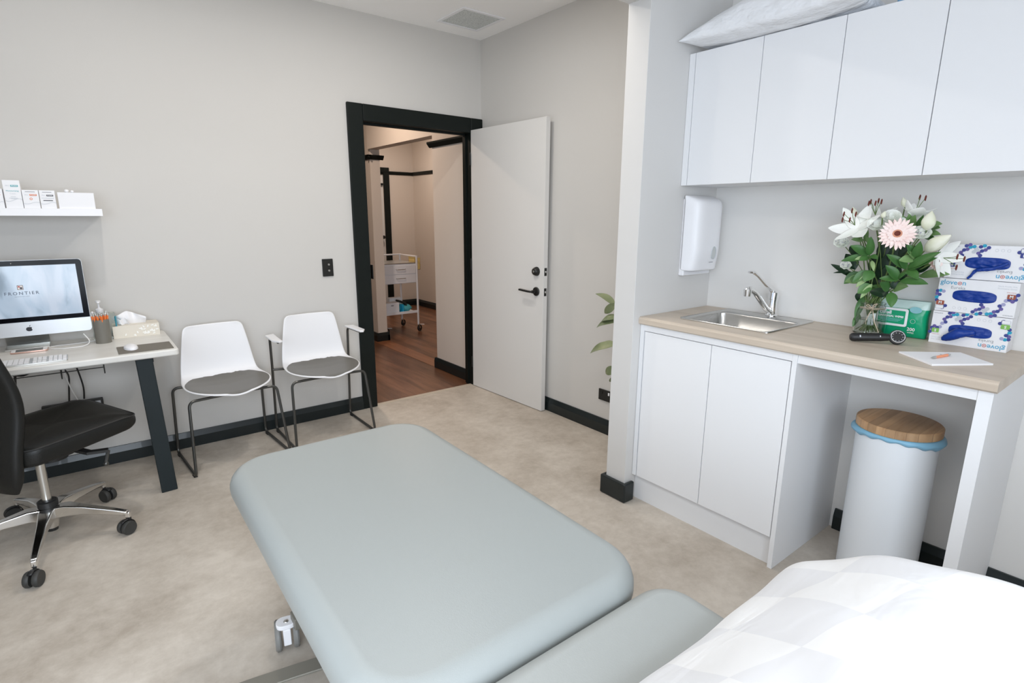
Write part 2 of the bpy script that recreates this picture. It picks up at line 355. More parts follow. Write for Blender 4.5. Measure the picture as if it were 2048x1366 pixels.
for nm, (p, q) in {'window_1': ((-4.16, -4.1), (-4.16, -1.1))}.items():
    b = B()
    for y in (-4.6, -3.72, -2.84): b.box(-4.26, -4.2, y, y+.04, .35, 2.35)
    b.box(-4.26, -4.2, -4.6, -2.8, .35, .39).box(-4.26, -4.2, -4.6, -2.8, 2.31, 2.35)
    struct(b.make(nm, 'blk'))
b = B()
for x in (-4.1, -2.87, -1.64): b.box(x, x+.04, -4.81, -4.75, .35, 2.35)
b.box(-4.1, -1.6, -4.81, -4.75, .35, .39).box(-4.1, -1.6, -4.81, -4.75, 2.31, 2.35); struct(b.make('window_2', 'blk'))
# nib wall beside the joinery and the beam it carries
struct(B().box(ND, 0, N2, N1, 0, H).make('wall_nib', 'wallw', bevel=.002))
struct(B().box(XL, ND, N2, N1, 2.263, H).make('trim_1', 'wallw'))
# skirtings with a bevelled top
def skirt(name, p, q, inward, h=.095, t=.02, m='skirt'):
    p = Vector((*p, 0)); q = Vector((*q, 0)); n = Vector((*inward, 0)); b = B(); pr = [(0, 0), (t, 0), (t, h*.66), (t*.45, h), (0, h)]
    A = [b.bm.verts.new(p + n*a + Vector((0, 0, z))) for a, z in pr]; C = [b.bm.verts.new(q + n*a + Vector((0, 0, z))) for a, z in pr]
    b.face(A); b.face(C[::-1])
    for i in range(5): b.face([A[i], A[(i+1) % 5], C[(i+1) % 5], C[i]], 0, False)
    return struct(b.make(name, m, ang=20))
skirt('baseboard_back', (XL, 0), (DL-.107, 0), (0, -1))
skirt('baseboard_right', (0, 0), (0, N1), (-1, 0))
skirt('baseboard_right', (0, -2.80), (0, YR), (-1, 0))
skirt('baseboard_left', (XL, YR), (XL, 0), (1, 0))
b = B()   # skirting block wrapped round the nib end
b.prism([(ND-.022, N1+.022), (ND+.2, N1+.022), (ND+.2, N1), (ND, N1), (ND, N2), (ND+.052, N2), (ND+.052, N2-.022), (ND-.022, N2-.022)], 0, .1)
struct(b.make('baseboard_nib', 'skirt', bevel=.008, seg=3))
# door architrave and jambs
b = B(); at = .1075
def arch(b, x0, x1, z0, z1, y=-.022, side='v'):
    b.box(x0, x1, y, 0, z0, z1)
arch(b, DL-at, DL, 0, DH+at); arch(b, DR, DR+at-.001, 0, DH+at); arch(b, DL, DR, DH, DH+at)
struct(b.make('trim_2', 'skirtm', bevel=.006, seg=3))
b = B(); b.box(DL-.02, DL, 0, .10, 0, DH); b.box(DR, DR+.02, 0, .10, 0, DH); b.box(DL-.02, DR+.02, 0, .10, DH, DH+.02)
b.box(DL, DL+.012, .045, .075, 0, DH); b.box(DR-.012, DR, .045, .075, 0, DH); b.box(DL, DR, .045, .075, DH-.012, DH)
struct(b.make('trim_3', 'skirtm'))
struct(B().box(DL, DR, -.012, .03, -.01, .004).make('trim_4', mat('threshold_strip', (.52, .46, .38), .5)))
struct(B().box(DL+.02, DL+.026, -.002, .04, .94, 1.04).make('trim_5', 'blk'))
# open door leaf: hinge at the right jamb
def leaf():
    ang = 1.5312; hx, hy = DR, -.012
    t = thing('door_1', 'white door leaf', 'door'); del t['label']; del t['category']; t['kind'] = 'structure'
    t.location = (hx, hy, .004); t.rotation_euler = (0, 0, -ang)    # local +x runs along the leaf to its free edge, room face is local -y
    w = .828; h = 2.006
    B().box(0, w, 0, .038, 0, h).make('door_leaf', 'door', t, bevel=.0015)
    x = w-.068
    for z, kind in ((.985, 'deadbolt'), (.865, 'lever')):
        if kind == 'deadbolt':
            d = B().lathe([(.032, 0), (.031, .008), (.024, .026), (.019, .030), (.018, .031)], 28, T(x, 0, z+.02) @ RX(PI/2)).make('deadbolt', 'blk', t)
            B().lathe([(.009, .031), (.009, .034), (.006, .035)], 16, T(x, 0, z+.02) @ RX(PI/2)).make('key_cylinder', 'steel', d)
        else:
            d = B().lathe([(.031, 0), (.031, .007), (.028, .010), (.012, .012), (.011, .034)], 28, T(x, 0, z) @ RX(PI/2)).make('rose', 'blk', t)
            B().bar(fillet([(x, -.034, z), (x, -.05, z+.001), (x-.03, -.055, z+.002), (x-.122, -.052, z+.006)], .012, 4), [.016]*12+[.014, .012] if 0 else .012, .02, (0, 1, 0)).make('door_handle', 'blk', t, bevel=.003)
    for z in (.865, 1.005):
        p = B().box(w-.0006, w+.0012, .008, .030, z-.027, z+.027).make('latch_plate', 'blk', t)
        B().ball((w+.002, .019, z), .004, .006, .008).make('latch_bolt', 'steel', p)
    for z in (.2, 1.0, 1.8):
        B().lathe([(.006, -.045), (.006, .045)], 12, T(-.004, -.003, z)).make('hinge', 'blk', t)
leaf()

# ------------------------------------------------------------------ hall
struct(B().box(-.06, .05, .10, .646, 0, H).make('wall_hall_nib', 'hallwall'))
struct(B().box(-.06, .05, .646, 1.975, 2.045, H).make('trim_6', 'hallwall'))
b = B(); b.box(-.035, .075, 1.975, 6, 0, H); struct(b.make('wall_hall', 'hallwall'))
struct(B().box(1.57, 1.68, .1, 6, 0, H).make('wall_hall_far_right', 'hallwall'))
struct(B().box(.075, 1.0, 4.04, 4.15, 0, H).box(1.0, 1.68, 4.04, 4.15, 2.0, H).box(1.08, 1.68, 4.04, 4.15, 0, 2.0).make('wall_hall_far', 'hallwall'))
struct(B().box(.05, 1.57, .10, .2, 0, H).make('wall_hall_near', 'hallwall'))
struct(B().box(-3, -.035, 5.9, 6, 0, H).make('wall_hall_end', 'hallwall'))
struct(B().box(-3.1, -3, .1, 6, 0, H).make('wall_hall_left', 'hallwall'))
skirt('baseboard_hall', (-.06, .10), (-.06, .668), (-1, 0)); skirt('baseboard_hall', (-.082, .646), (.05, .646), (0, 1))
skirt('baseboard_hall', (-.035, 6), (-.035, 1.953), (-1, 0)); skirt('baseboard_hall', (-.057, 1.975), (.095, 1.975), (0, -1)); skirt('baseboard_hall', (.075, 1.955), (.075, 4), (1, 0))
skirt('baseboard_hall', (1.57, 4.04), (1.57, .2), (-1, 0)); skirt('baseboard_hall', (1.09, 4.04), (1.57, 4.04), (0, -1))
def rail(n, p, q, inward, z=1.945, h=.045, t=.035):
    p = Vector((*p, z)); q = Vector((*q, z)); nn = Vector((*inward, 0)); b = B(); pr = [(0, 0), (t*.3, 0), (t, h*.7), (t, h), (0, h)]
    A = [b.bm.verts.new(p + nn*a + Vector((0, 0, zz))) for a, zz in pr]; C = [b.bm.verts.new(q + nn*a + Vector((0, 0, zz))) for a, zz in pr]
    b.face(A); b.face(C[::-1])
    for i in range(5): b.face([A[i], A[(i+1) % 5], C[(i+1) % 5], C[i]], 0, False)
    struct(b.make(n, 'skirtm', ang=20))
rail('trim_7', (-.06, .10), (-.06, .68), (-1, 0)); rail('trim_8', (-.035, 6), (-.035, 1.94), (-1, 0)); rail('trim_9', (-.07, 1.975), (.11, 1.975), (0, -1))
rail('trim_10', (1.0, 4.04), (1.57, 4.04), (0, -1), 1.955); rail('trim_11', (1.57, 4.04), (1.57, .2), (-1, 0), 1.955)
b = B(); b.box(1.08, 1.17, 4.01, 4.04, 0, 2.05).box(.2, 1.08, 4.01, 4.04, 1.99, 2.05); struct(b.make('trim_12', 'skirtm', bevel=.004))
t = B().box(.25, 1.08, 4.05, 4.09, .01, 1.99).make('door_2', 'door'); struct(t)
B().box(.9, 1.07, 4.02, 4.05, 1.80, 1.83).make('door_rail', 'skirtm', t)
B().lathe([(.028, 0), (.028, .01), (.012, .014), (.012, .05), (.026, .055), (.024, .075)], 20, T(1.03, 4.05, 1.06) @ RX(PI/2)).make('door_knob', 'blk', t)
struct(B().box(-.075, .075, .646, 1.975, -.01, .0).make('trim_13', wood_mat('jarrah_border_board', (.20, .078, .035), (.34, .15, .075), (14, 1.6, 14), 1, .3)))

# ceiling vent
t = thing('ceiling_vent', 'square white perforated air vent set in the ceiling near the corner', 'air vent', (-.31, -.33, H))
b = B(); o = .165
for x0, x1, y0, y1 in ((-o, o, -o, -o+.022), (-o, o, o-.022, o), (-o, -o+.022, -o+.022, o-.022), (o-.022, o, -o+.022, o-.022)): b.box(x0, x1, y0, y1, -.008, 0)
b.make('frame', 'white', t, bevel=.002)
def vent_mat():
    m = bpy.data.materials.new('perforated_grille'); m.use_nodes = True; nt = m.node_tree; bb = nt.nodes['Principled BSDF']
    tc = nt.nodes.new('ShaderNodeTexCoord'); v = nt.nodes.new('ShaderNodeTexVoronoi'); v.inputs['Scale'].default_value = 140; nt.links.new(tc.outputs['Object'], v.inputs[0])
    r = nt.nodes.new('ShaderNodeValToRGB'); r.color_ramp.elements[0].position = .25; r.color_ramp.elements[1].position = .4
    r.color_ramp.elements[0].color = (.30, .32, .32, 1); r.color_ramp.elements[1].color = (.62, .65, .64, 1); nt.links.new(v.outputs['Distance'], r.inputs[0]); nt.links.new(r.outputs[0], bb.inputs['Base Color']); return m
B().box(-o+.022, o-.022, -o+.022, o-.022, -.004, 0).make('grille', vent_mat(), t)

# wall plates
t = thing('wall_switch', 'black switch and socket plate on the wall left of the doorway', 'wall switch', (-1.262, 0, 1.038))
B().box(-.036, .036, -.010, 0, -.058, .058).make('plate', 'blk', t, bevel=.003)
for z in (.02, -.02):
    B().lathe([(.007, 0), (.007, .004), (.005, .006)], 16, T(.006, -.010, z) @ RX(PI/2)).make('switch_button', 'steel', t)
t = thing('power_socket', 'black double power socket low on the wall behind the door', 'power socket', (0, -1.39, .255))
B().box(-.010, 0, -.06, .06, -.037, .037).make('plate', 'blk', t, bevel=.003)
for y in (.03, -.03): B().box(-.013, -.010, y-.006, y+.006, .008, .026).make('rocker_switch', 'white' if y < 0 else 'blk', t)

# ================================================================== DESK AREA
DZ = .735
t = thing('desk', 'pale marble-look desk with angled charcoal legs against the wall', 'desk', (-3.15, -.3, 0))
x1 = 3.15-2.238; x0 = -1.0; y0 = -.287; y1 = .28
B().prism(rrect(x1-x0, y1-y0, .02, 3, (x0+x1)/2, (y0+y1)/2), DZ-.032, DZ).make('desktop', 'desktop', t, bevel=.008, seg=3)
for s, lx in ((1, 3.15-2.38), (-1, -.78)):
    for yy, y2 in ((-.232, -.262), (.10, .14)):
        b = B(); ox = .022*s if yy > 0 else 0; b.bar([(lx-.005*s+ox, yy, DZ-.032), (lx+.022*s+ox, y2, 0.0)], .07, .03, (0, 1, 0)); b.make('leg', 'deskleg', t, bevel=.003)
    B().box(lx-.035, lx+.035, -.23, .12, DZ-.062, DZ-.033).make('top_rail', 'deskleg', t)
b = B()
for k in range(7): b.tube(fillet([(-.37+k*.163, -.13, DZ-.033), (-.37+k*.163, -.13, DZ-.112), (-.37+k*.163, -.06, DZ-.075), (-.37+k*.163, .02, DZ-.075), (-.37+k*.163, .02, DZ-.033)], .01, 3), .0028, 6)
b.tube([(-.6, -.13, DZ-.078), (.61, -.13, DZ-.078)], .0025, 6).tube([(-.6, .02, DZ-.075), (.6, .02, DZ-.075)], .0025, 6); b.make('cable_tray', 'gun', t)
t = thing('power_board', 'black power board mounted on the wall under the desk', 'power board', (-2.665, 0, .373))
B().box(-.16, .10, -.035, 0, -.022, .022).make('housing', 'blk', t, bevel=.003)
B().box(.045, .088, -.037, -.034, -.014, .014).make('label_plate', 'plgrey', t)
for pts, m, r, lb in (([(-2.69, -.33, .69), (-2.66, -.2, .66), (-2.64, -.08, .5), (-2.645, -.035, .41)], 'bplas', .004, 'thick black power cord dropping from desk tray to power board'),
                      ([(-2.76, -.35, .69), (-2.72, -.3, .67), (-2.69, -.15, .58), (-2.70, -.06, .48), (-2.71, -.035, .40)], 'bplas', .004, 'black cable hanging in a curve left of the thick power cord'),
                      ([(-2.69, -.35, .70), (-2.70, -.25, .62), (-2.69, -.12, .5), (-2.67, -.035, .40)], 'cable', .0028, 'thin white cable looping under the desk between two black ones'),
                      ([(-2.92, -.35, .68), (-2.85, -.38, .655), (-2.80, -.37, .67), (-2.72, -.33, .69)], 'bplas', .004, 'black cable bundle lying along the wire tray under the desk')):
    q = [Vector(p) for p in pts]; P = []
    for i in range(len(q)-1):
        a = q[max(i-1, 0)]; bb = q[i]; c = q[i+1]; d = q[min(i+2, len(q)-1)]
        for k in range(6):
            u = k/6; P.append(.5*((2*bb)+(c-a)*u+(2*a-5*bb+4*c-d)*u*u+(3*bb-a-3*c+d)*u**3))
    P.append(q[-1]); tag(B().tube(P, r, 8).make('cable', m), lb, 'cable')

# computer
t = thing('desktop_computer', 'silver all-in-one computer showing a login screen on the desk', 'computer', (-2.822, -.21, DZ))
w = .522; zb = .073; zt = .431; ch = .068
tilt = T(0, 0, zb) @ RX(-.03) @ T(0, 0, -zb)
def P3(x, y, z): return tilt @ Vector((x, y, z))
b = B(); b.prism(rrect(w, zt-zb, .016, 5, 0, (zb+zt)/2), 0, .012, tilt @ T(0, .012, 0) @ RX(PI/2) ); b.make('case', 'case', t)
def front(poly, off, name, m, parent): return B().prism(poly, 0, .0008, tilt @ T(0, -off, 0) @ RX(PI/2), 0).make(name, m, parent)
B().ball((0, .036, zb+.19), .20, .026, .15, 24).make('back_bulge', 'alu', t)
pl = [p for p in rrect(w-.002, zt-zb-.002, .015, 5, 0, (zb+zt)/2) if p[1] > zb+ch]
pl = [(w/2-.001, zb+ch)] + [p for p in rrect(w-.002, zt-zb-.002, .015, 5, 0, (zb+zt)/2)[:12]] + [(-w/2+.001, zb+ch)]
bz = front(pl, .0008, 'bezel', 'iblack', t)
sw, s0, s1 = w-.05, zb+ch+.022, zt-.025
scr = front([(-sw/2, s0), (sw/2, s0), (sw/2, s1), (-sw/2, s1)], .0018, 'display', 'screen', t)
ov = tilt @ T(0, -.0030, 0) @ RX(PI/2)
b = B(); b.text('FRONTIER', ov @ T(0.019, .277, 0), .0205, 0, 'CENTER', 1.05, 1.35, .0002).text('DERMATOLOGY', ov @ T(0.019, .262, 0), .0055, 1, 'CENTER', 1, 1.5)
ov = ov @ T(.017, 0, 0); b.flat(rrect(.022, .022, .002, 2, 0, .305), ov, 2).flat(rrect(.018, .018, .002, 2, 0, .305), ov @ T(0, 0, .0002), 3).flat(circ(.005, 14, .003, .302), ov @ T(0, 0, .0004), 1).flat(circ(.004, 14, -.004, .309), ov @ T(0, 0, .0004), 5).flat(rrect(.028, .0012, .0005, 2, 0, .290), ov, 4)
EM = lambda n, c: mat(n, (.01, .01, .01), .5, emit=c, es=1)
b.make('login_picture', [EM('pixel_slate', (.10, .13, .18)), EM('pixel_dark', (.05, .05, .07)), EM('pixel_brown', (.18, .13, .12)), EM('pixel_white', (.75, .72, .70)), EM('pixel_light', (.8, .85, .92)), EM('pixel_red', (.5, .12, .12))], scr)
B().ball(tilt @ Vector((-.0, -.002, zt-.013)), .0022, .001, .0022).make('webcam', 'steel', t)
b = B()   # fruit emblem on the chin
cx, cz = .022, zb+ch/2-.002; ap = []
for k in range(40):
    a = 2*PI*k/40; r = .0115*(1 + .07*math.cos(2*a) - .10*max(0, math.sin(a))**8 - .06*max(0, -math.sin(a))**10)
    x, z = r*math.cos(a), r*math.sin(a)*1.02
    d = math.hypot(x-.0148, z-.001)
    if d < .0068: x = .0148 - (.0068)*(.0148-x)/max(d, 1e-5)*1.0
    ap.append((cx+x, cz+z))
ov2 = tilt @ T(0, -.0009, 0) @ RX(PI/2); b.flat(ap, ov2)
b.flat([(cx+.001, cz+.0125), (cx+.002, cz+.0165), (cx+.006, cz+.0195), (cx+.0055, cz+.0155), (cx+.003, cz+.013)], ov2); b.make('emblem', 'pdark', t)
b = B(); b.bar([(0, .16, .004), (0, .03, .004)], .17, .008); b.bar([(0, .155, .008), (0, .15, .03), (0, .11, .11), (0, .05, .19)], .17, .008, (0, 1, 0)); b.make('stand', 'steel', t, bevel=.003)
tag(B().tube(fillet([(-2.60, -.20, .79), (-2.575, -.22, .75), (-2.60, -.26, DZ+.003), (-2.68, -.27, DZ+.003), (-2.75, -.22, DZ+.003), (-2.73, -.17, DZ+.003), (-2.62, -.17, DZ+.003), (-2.55, -.14, DZ+.003), (-2.5, -.1, DZ+.003)], .04, 6), .0024, 8).make('charging_cable', 'cable'), 'thin white charging cable looped on the desk beside computer stand', 'cable')
t = thing('smartphone', 'rose gold phone with dark screen lying in front of computer stand', 'phone', (-2.813, -.228, DZ+.001), .0)
B().prism(rrect(.138, .067, .010, 5), 0, .007).make('body', 'rose', t, bevel=.001)
B().box(-.05, .05, -.029, .029, .0073, .0077).make('screen', 'dglass', t); B().prism(rrect(.134, .063, .008, 4), .0068, .0072).make('bezel', 'white', t)
t = thing('keyboard', 'slim white and aluminium keyboard on the desk front', 'keyboard', (-2.878, -.488, DZ))
B().prism(rrect(.42, .115, .006, 3), 0, .006).make('base', 'steel', t, bevel=.001)
b = B()
for r in range(6):
    yy = -.047+r*.0185
    for k in range(15):
        xx = -.2+k*.0185
        if xx < .075: b.box(xx, xx+.0155, yy, yy+.0155, .006, .0085)
    if r in (0, 1, 3, 4, 5):
        for k in range(3): b.box(.088+k*.0165, .101+k*.0165, yy, yy+.0155, .006, .0085)
    for k in range(4):
        if k < 3 or r % 2 == 0: b.box(.143+k*.0165, .156+k*.0165, yy, yy+(.0155 if k < 3 or r == 4 else .034), .006, .0085)
o = b.make('keys', 'white', t); o['kind'] = 'stuff'
t = tag(B().prism(rrect(.225, .172, .004, 3), 0, .003, T(-2.368, -.470, DZ)).make('mouse_mat', 'dmat'), 'dark grey rectangular mouse mat on the right end of the desk', 'mouse mat')
t = thing('computer_mouse', 'smooth white computer mouse resting on the grey mat', 'mouse', (-2.425, -.455, DZ+.003), .1)
B().grid(lambda u, v: Vector(((v-.5)*.058 if 0 else .029*math.cos(2*PI*u)*math.sin(PI*v/2), .054*math.sin(2*PI*u)*math.sin(PI*v/2), .021*math.cos(PI*v/2)**.7 if v < 1 else 0)), 24, 8, closeu=True).make('shell', 'white', t)
# pen cup and pens
CX, CY = -2.522, -.205
t = thing('pen_cup', 'round grey leather pen cup packed with orange pens', 'pen cup', (CX, CY, DZ))
B().lathe([(.034, 0), (.0345, .122), (.0315, .122), (.031, .006), (.0, .006)], 32, cap=False).make('cup_wall', 'cup', t); B().lathe([(.0, 0.0005), (.034, 0.0005)], 32, cap=False).make('cup_base', 'cup', t)
pos = [(-.024, -.004), (-.018, -.016), (-.008, -.022), (.004, -.024), (.014, -.018), (.022, -.008), (.0, -.010), (-.012, .004), (.010, .002), (.018, .012)]
tips = ['white', 'steel', 'white', 'pdark', 'steel', 'white', 'pdark', 'steel', 'white', 'pdark']
proto = None
for k, (px, py) in enumerate(pos):
    if proto is None:
        proto = thing('ballpoint_pen', 'orange ballpoint pen standing upright in the grey leather cup', 'pen', group='orange pens in the cup')
        B().lathe([(.0015, 0), (.0038, .012), (.0038, .134)], 10).make('barrel', 'orange', proto)
        B().lathe([(.0039, .134), (.0039, .144), (.0022, .146), (.0022, .152)], 10).make('clicker', 'steel', proto)
        pr = proto
    else: pr = copy_tree(proto)
    pr.location = (CX+px*.75, CY+py*.75, DZ+.008); pr.rotation_euler = (-py*5, px*5, 0)
t = thing('whiteboard_marker', 'white-capped marker at the left side of the grey pen cup', 'marker', (CX-.024, CY+.012, DZ+.008)); t.rotation_euler = (.0, -.03, 0)
B().lathe([(.005, 0), (.005, .12), (.0055, .12), (.0055, .152), (.004, .154)], 12).make('barrel', 'white', t)
t = thing('pump_bottle', 'clear hand sanitiser bottle with white pump behind the pen cup', 'bottle', (-2.508, -.115, DZ))
b = B(); b.prism(rrect(.105, .058, .014, 4), 0.001, .14).make('bottle', 'clear', t, bevel=.006)
B().box(.046, .0535, -.022, .022, .03, .12).make('side_label', 'teal', t)
p = B().lathe([(.016, .14), (.017, .142), (.017, .162), (.008, .166), (.007, .168), (.004, .170), (.004, .195), (.011, .197), (.011, .206), (.0, .208)], 20, T(-.012, 0, 0), cap=False).make('pump', 'white', t)
B().bar([(-.012, 0, .202), (-.012, -.035, .202), (-.012, -.04, .196)], .009, .007).make('nozzle', 'white', p)
t = thing('tissue_box', 'cream tissue box printed with pale leaves on the desk', 'tissue box', (-2.373, -.085, DZ))
B().box(-.105, .105, -.06, .06, 0, .066).make('carton', 'cream', t, bevel=.001)
b = B(); random.seed(3)
for k in range(34):
    u = -.055+random.random()*.15; v = .008+random.random()*.05; a = random.random()*PI; L = .008
    if u < -.01 and v > .035: continue
    m = FACE_Y(u, -.0604-.00008*k, v, a); b.flat([(-L, 0), (-L*.4, L*.4), (L*.4, L*.35), (L, 0), (L*.4, -L*.35), (-L*.4, -L*.4)], m)
o = b.make('leaf_print', 'creaml', t)
def tis(u, v):
    x = -.075+u*.125; fold = .012*math.sin(u*9+v*3)+.006*math.sin(u*23); h = v*(.075-.035*abs(u-.45)*2)
    return Vector((x + v*(-.012+.03*(u-.5)), fold*v+.004*v+(-.02*math.sin(v*2.2)), .064+h))
B().grid(tis, 18, 8).make('tissue', 'paper', t, solid=.001, sub=1)
def tis2(u, v): return Vector((-.075-.01*v+.05*u, -.02-.012*math.sin(u*7)-v*.012, .066+.05*v*(1-v*.3)+.006*math.sin(u*11)))
B().grid(tis2, 10, 5).make('tissue', 'paper', t, solid=.001, sub=1)

# shelf and cartons
SZ = 1.405
t = thing('wall_shelf', 'white floating shelf carrying small cartons on the left wall', 'shelf', (-3.1, 0, SZ))
B().box(-.6, 3.1-2.446, -.25, 0, -.034, 0).make('shelf_board', 'white', t, bevel=.001)
def carton(x0, x1, h, dep, label, prints, name='medicine_box', y=-.243):
    w = x1-x0; t = thing(name, label, 'box', ((x0+x1)/2, y, SZ), 0, 'product cartons on the wall shelf')
    B().box(-w/2, w/2, 0, dep, 0, h).make('carton', 'card', t, bevel=.0006)
    b = B()
    for fn in prints: fn(b, w, h)
    if prints:
        for k in range(10):
            xa, xb = -w/2+w*k/10, -w/2+w*(k+1)/10; f = lambda x: h*(.30+.05*math.sin(x*90/ (w/.06)))
            b.flat([(xa, f(xa)), (xb, f(xb)), (xb, f(xb)-.0022), (xa, f(xa)-.0012)], FACE_Y(0, -.0008, 0), 1)
        b.make('printed_label', ['pgrey', 'plgrey', 'pteal', 'porange', 'pdark', 'card'], t)
    return t
def badge(mi, v):
    def f(b, w, h):
        m = FACE_Y(0, -.0008, h*v); b.text('PRO', m @ T(-w*.36, 0, 0), w*.125, 1, 'LEFT'); b.flat(rrect(w*.44, w*.13, w*.02, 3, w*.16, 0), m, mi)
        b.text('PHARM', m @ T(w*.16, 0, .0004), w*.105, 5, 'CENTER', 1, 1, .0001)
    return f
def line(v, wd, mi, th=.06, x=0): return lambda b, w, h: b.flat(rrect(w*wd, w*th, w*.01, 2, w*x, 0), FACE_Y(0, -.0008, h*v), mi)
def words(s, v, sz, mi): return lambda b, w, h: b.text(s, FACE_Y(0, -.0008, h*v), w*sz, mi, 'CENTER')
carton(-2.83, -2.80, .085, .06, 'white carton at the far left end of the shelf, cut by the frame', [line(.68, .5, 3)])
carton(-2.795, -2.736, .123, .06, 'tallest white carton on the shelf with a teal badge', [badge(2, .80), words('Moisturising', .62, .15, 2), words('Cream', .52, .13, 1), line(.41, .3, 1, .03), line(.36, .5, 1, .03), line(.31+.03, .3, 1, .02)])
carton(-2.734, -2.676, .082, .055, 'short white carton with an orange badge and orange dot', [line(.90, .6, 0, .04), badge(3, .73), lambda b, w, h: b.flat(circ(w*.09, 18), FACE_Y(0, -.0008, h*.52), 3), lambda b, w, h: b.flat(circ(w*.05, 18), FACE_Y(0, -.0011, h*.52), 5)])
carton(-2.673, -2.617, .082, .055, 'short white carton with a dark badge and dark stripe', [line(.90, .6, 0, .04), badge(4, .72), line(.57, .8, 1, .04), line(.44, .62, 4, .06)])
t = carton(-2.608, -2.470, .075, .11, 'plain wide white box at the right end of the shelf', [], 'storage_box'); 
for x, y, r, lb in ((-2.572, -.20, .0095, 'larger round white cap lying on the plain white box'), (-2.551, -.205, .007, 'smaller round white cap lying on the plain white box')):
    t = thing('bottle_cap', lb, 'cap', (x, y, SZ+.0755)); B().ball((0, 0, r*.8), r, r*.9, r*.8, 16).make('dome', 'white', t); B().lathe([(r*.7, 0), (r*.75, r*.6)], 14).make('collar', 'plgrey', t)

# ================================================================== OFFICE CHAIR
t = thing('office_chair', 'black leather office chair on a polished aluminium star base', 'office chair', (-2.815, -.75, 0))
hub = Vector((0, 0, 0))
b = B(); b.lathe([(.024, .055), (.030, .10), (.040, .125), (.042, .15), (.034, .155)], 24); b.make('hub', 'alu', t)
B().lathe([(.020, .04), (.024, .08), (.026, .125)], 20).make('lower_column', 'bplas', t)
B().lathe([(.033, .148), (.036, .15), (.036, .178), (.030, .182)], 24).make('column_collar', 'bplas', t)
B().lathe([(.017, .17), (.017, .36)], 20).make('gas_column', 'steel', t)
cast = [(-.044, -.352), (.271, -.144), (.194, .262), (-.13, .30), (-.33, -.03)]
def castor(parent, x, y, ang, rw=.031, fork='bplas', tyre='tyre'):
    f = B().lathe([(.006, rw*1.6), (.006, rw*2.7)], 10, T(x, y, 0)).make('castor', fork, parent)
    mx = T(x, y, 0) @ RZ(ang)
    for s in (-1, 1):
        B().lathe([(rw*.55, -.010), (rw*.9, -.010), (rw, -.005), (rw, .005), (rw*.9, .010), (rw*.45, .008)], 24, mx @ T(-.018, s*.015, rw) @ RX(PI/2)).make('wheel', tyre, f)
    B().grid(lambda u, v: mx @ Vector((-.018+(rw*1.12)*math.cos(PI*(-.15+.85*u)), (v-.5)*.016, rw+(rw*1.12)*math.sin(PI*(-.15+.85*u)))), 12, 2).make('hood', fork, f, solid=.003)
    return f
for k, (x, y) in enumerate(cast):
    d = Vector((x, y, 0)); n = d.normalized(); end = d*.985
    pts = [n*.02+Vector((0, 0, .125)), n*.07+Vector((0, 0, .132)), d*.45+Vector((0, 0, .125)), d*.8+Vector((0, 0, .105)), end+Vector((0, 0, .092))]
    B().bar(pts, [.055, .05, .034, .027, .024], [.05, .05, .036, .024, .018]).bar([end+Vector((0, 0, .098)), end+Vector((0, 0, .068))], .022, .022, (n.x, n.y, 0)).make('base_spoke', 'alu', t, bevel=.006, seg=3)
    castor(t, x, y, [1.15, .55, 2.2, .3, 2.6][k])
# seat group in a frame facing f
fa = math.radians(24)
S = T(.058, .082, 0) @ RZ(fa)    # local +x forward, +y left
def seat_build():
    b = B(); n = 12
    prof = rrect(.445, .47, .07, 6, .0225, 0)
    lv = [(.92, .0, 0), (.985, .006, 0), (1, .018, 0), (1, .062, 0), (.985, .076, 0), (.95, .083, 0), (.8, .088, 0), (.55, .090, 0), (.3, .088, 0), (.02, .087, 0)]
    rings = []
    for k, (sc, h, _) in enumerate(lv):
        ring = []
        for x, y in prof:
            x2, y2 = x*sc, y*sc; wf = max(0, (x2-.10)/.145)
            tp = h*(1-.22*wf*wf) - .006*wf*wf + (.020*wf**2 if h < .03 else 0)
            z = .392+tp+.045*(x2+.245)/.49 - (.012 if h > .085 else 0)*math.exp(-(y2/.12)**2)
            if h > .08: z += .003*math.sin(x2*70+y2*25)
            ring.append(b.bm.verts.new(S @ Vector((x2, y2, z))))
        rings.append(ring)
    b.face(rings[0][::-1])
    for A, C in zip(rings, rings[1:]):
        for i in range(len(A)): b.face([A[i], A[(i+1) % len(A)], C[(i+1) % len(A)], C[i]])
    b.face(rings[-1]); b.make('seat', 'bleather', t, sub=1)
    P_ = []
    for x, y in prof:
        wf = max(0, (x-.10)/.145); P_.append(S @ Vector((x*.988, y*.988, .392+.077*(1-.22*wf*wf)-.006*wf*wf+.045*(x+.245)/.49)))
    B().tube(P_, .0028, 6, closed=True).make('seat_piping', 'bplas', t)
seat_build()
B().grid(lambda u, v: S @ Vector((.10*math.cos(2*PI*u)*(1 if v > .3 else .55)-.02, .11*math.sin(2*PI*u)*(1 if v > .3 else .5), .335+.065*v)), 20, 4, closeu=True).make('tilt_mechanism', 'bplas', t)
l = B().bar([S @ Vector((.03, -.06, .375)), S @ Vector((.05, -.16, .37)), S @ Vector((.11, -.19, .365))], .03, .012).make('seat_lever', 'bplas', t)
B().tube([S @ Vector((.11, -.19, .363)), S @ Vector((.085, -.21, .32))], .007, 8).ball(S @ Vector((.085, -.21, .315)), .011).make('lever_knob', 'gun', l)
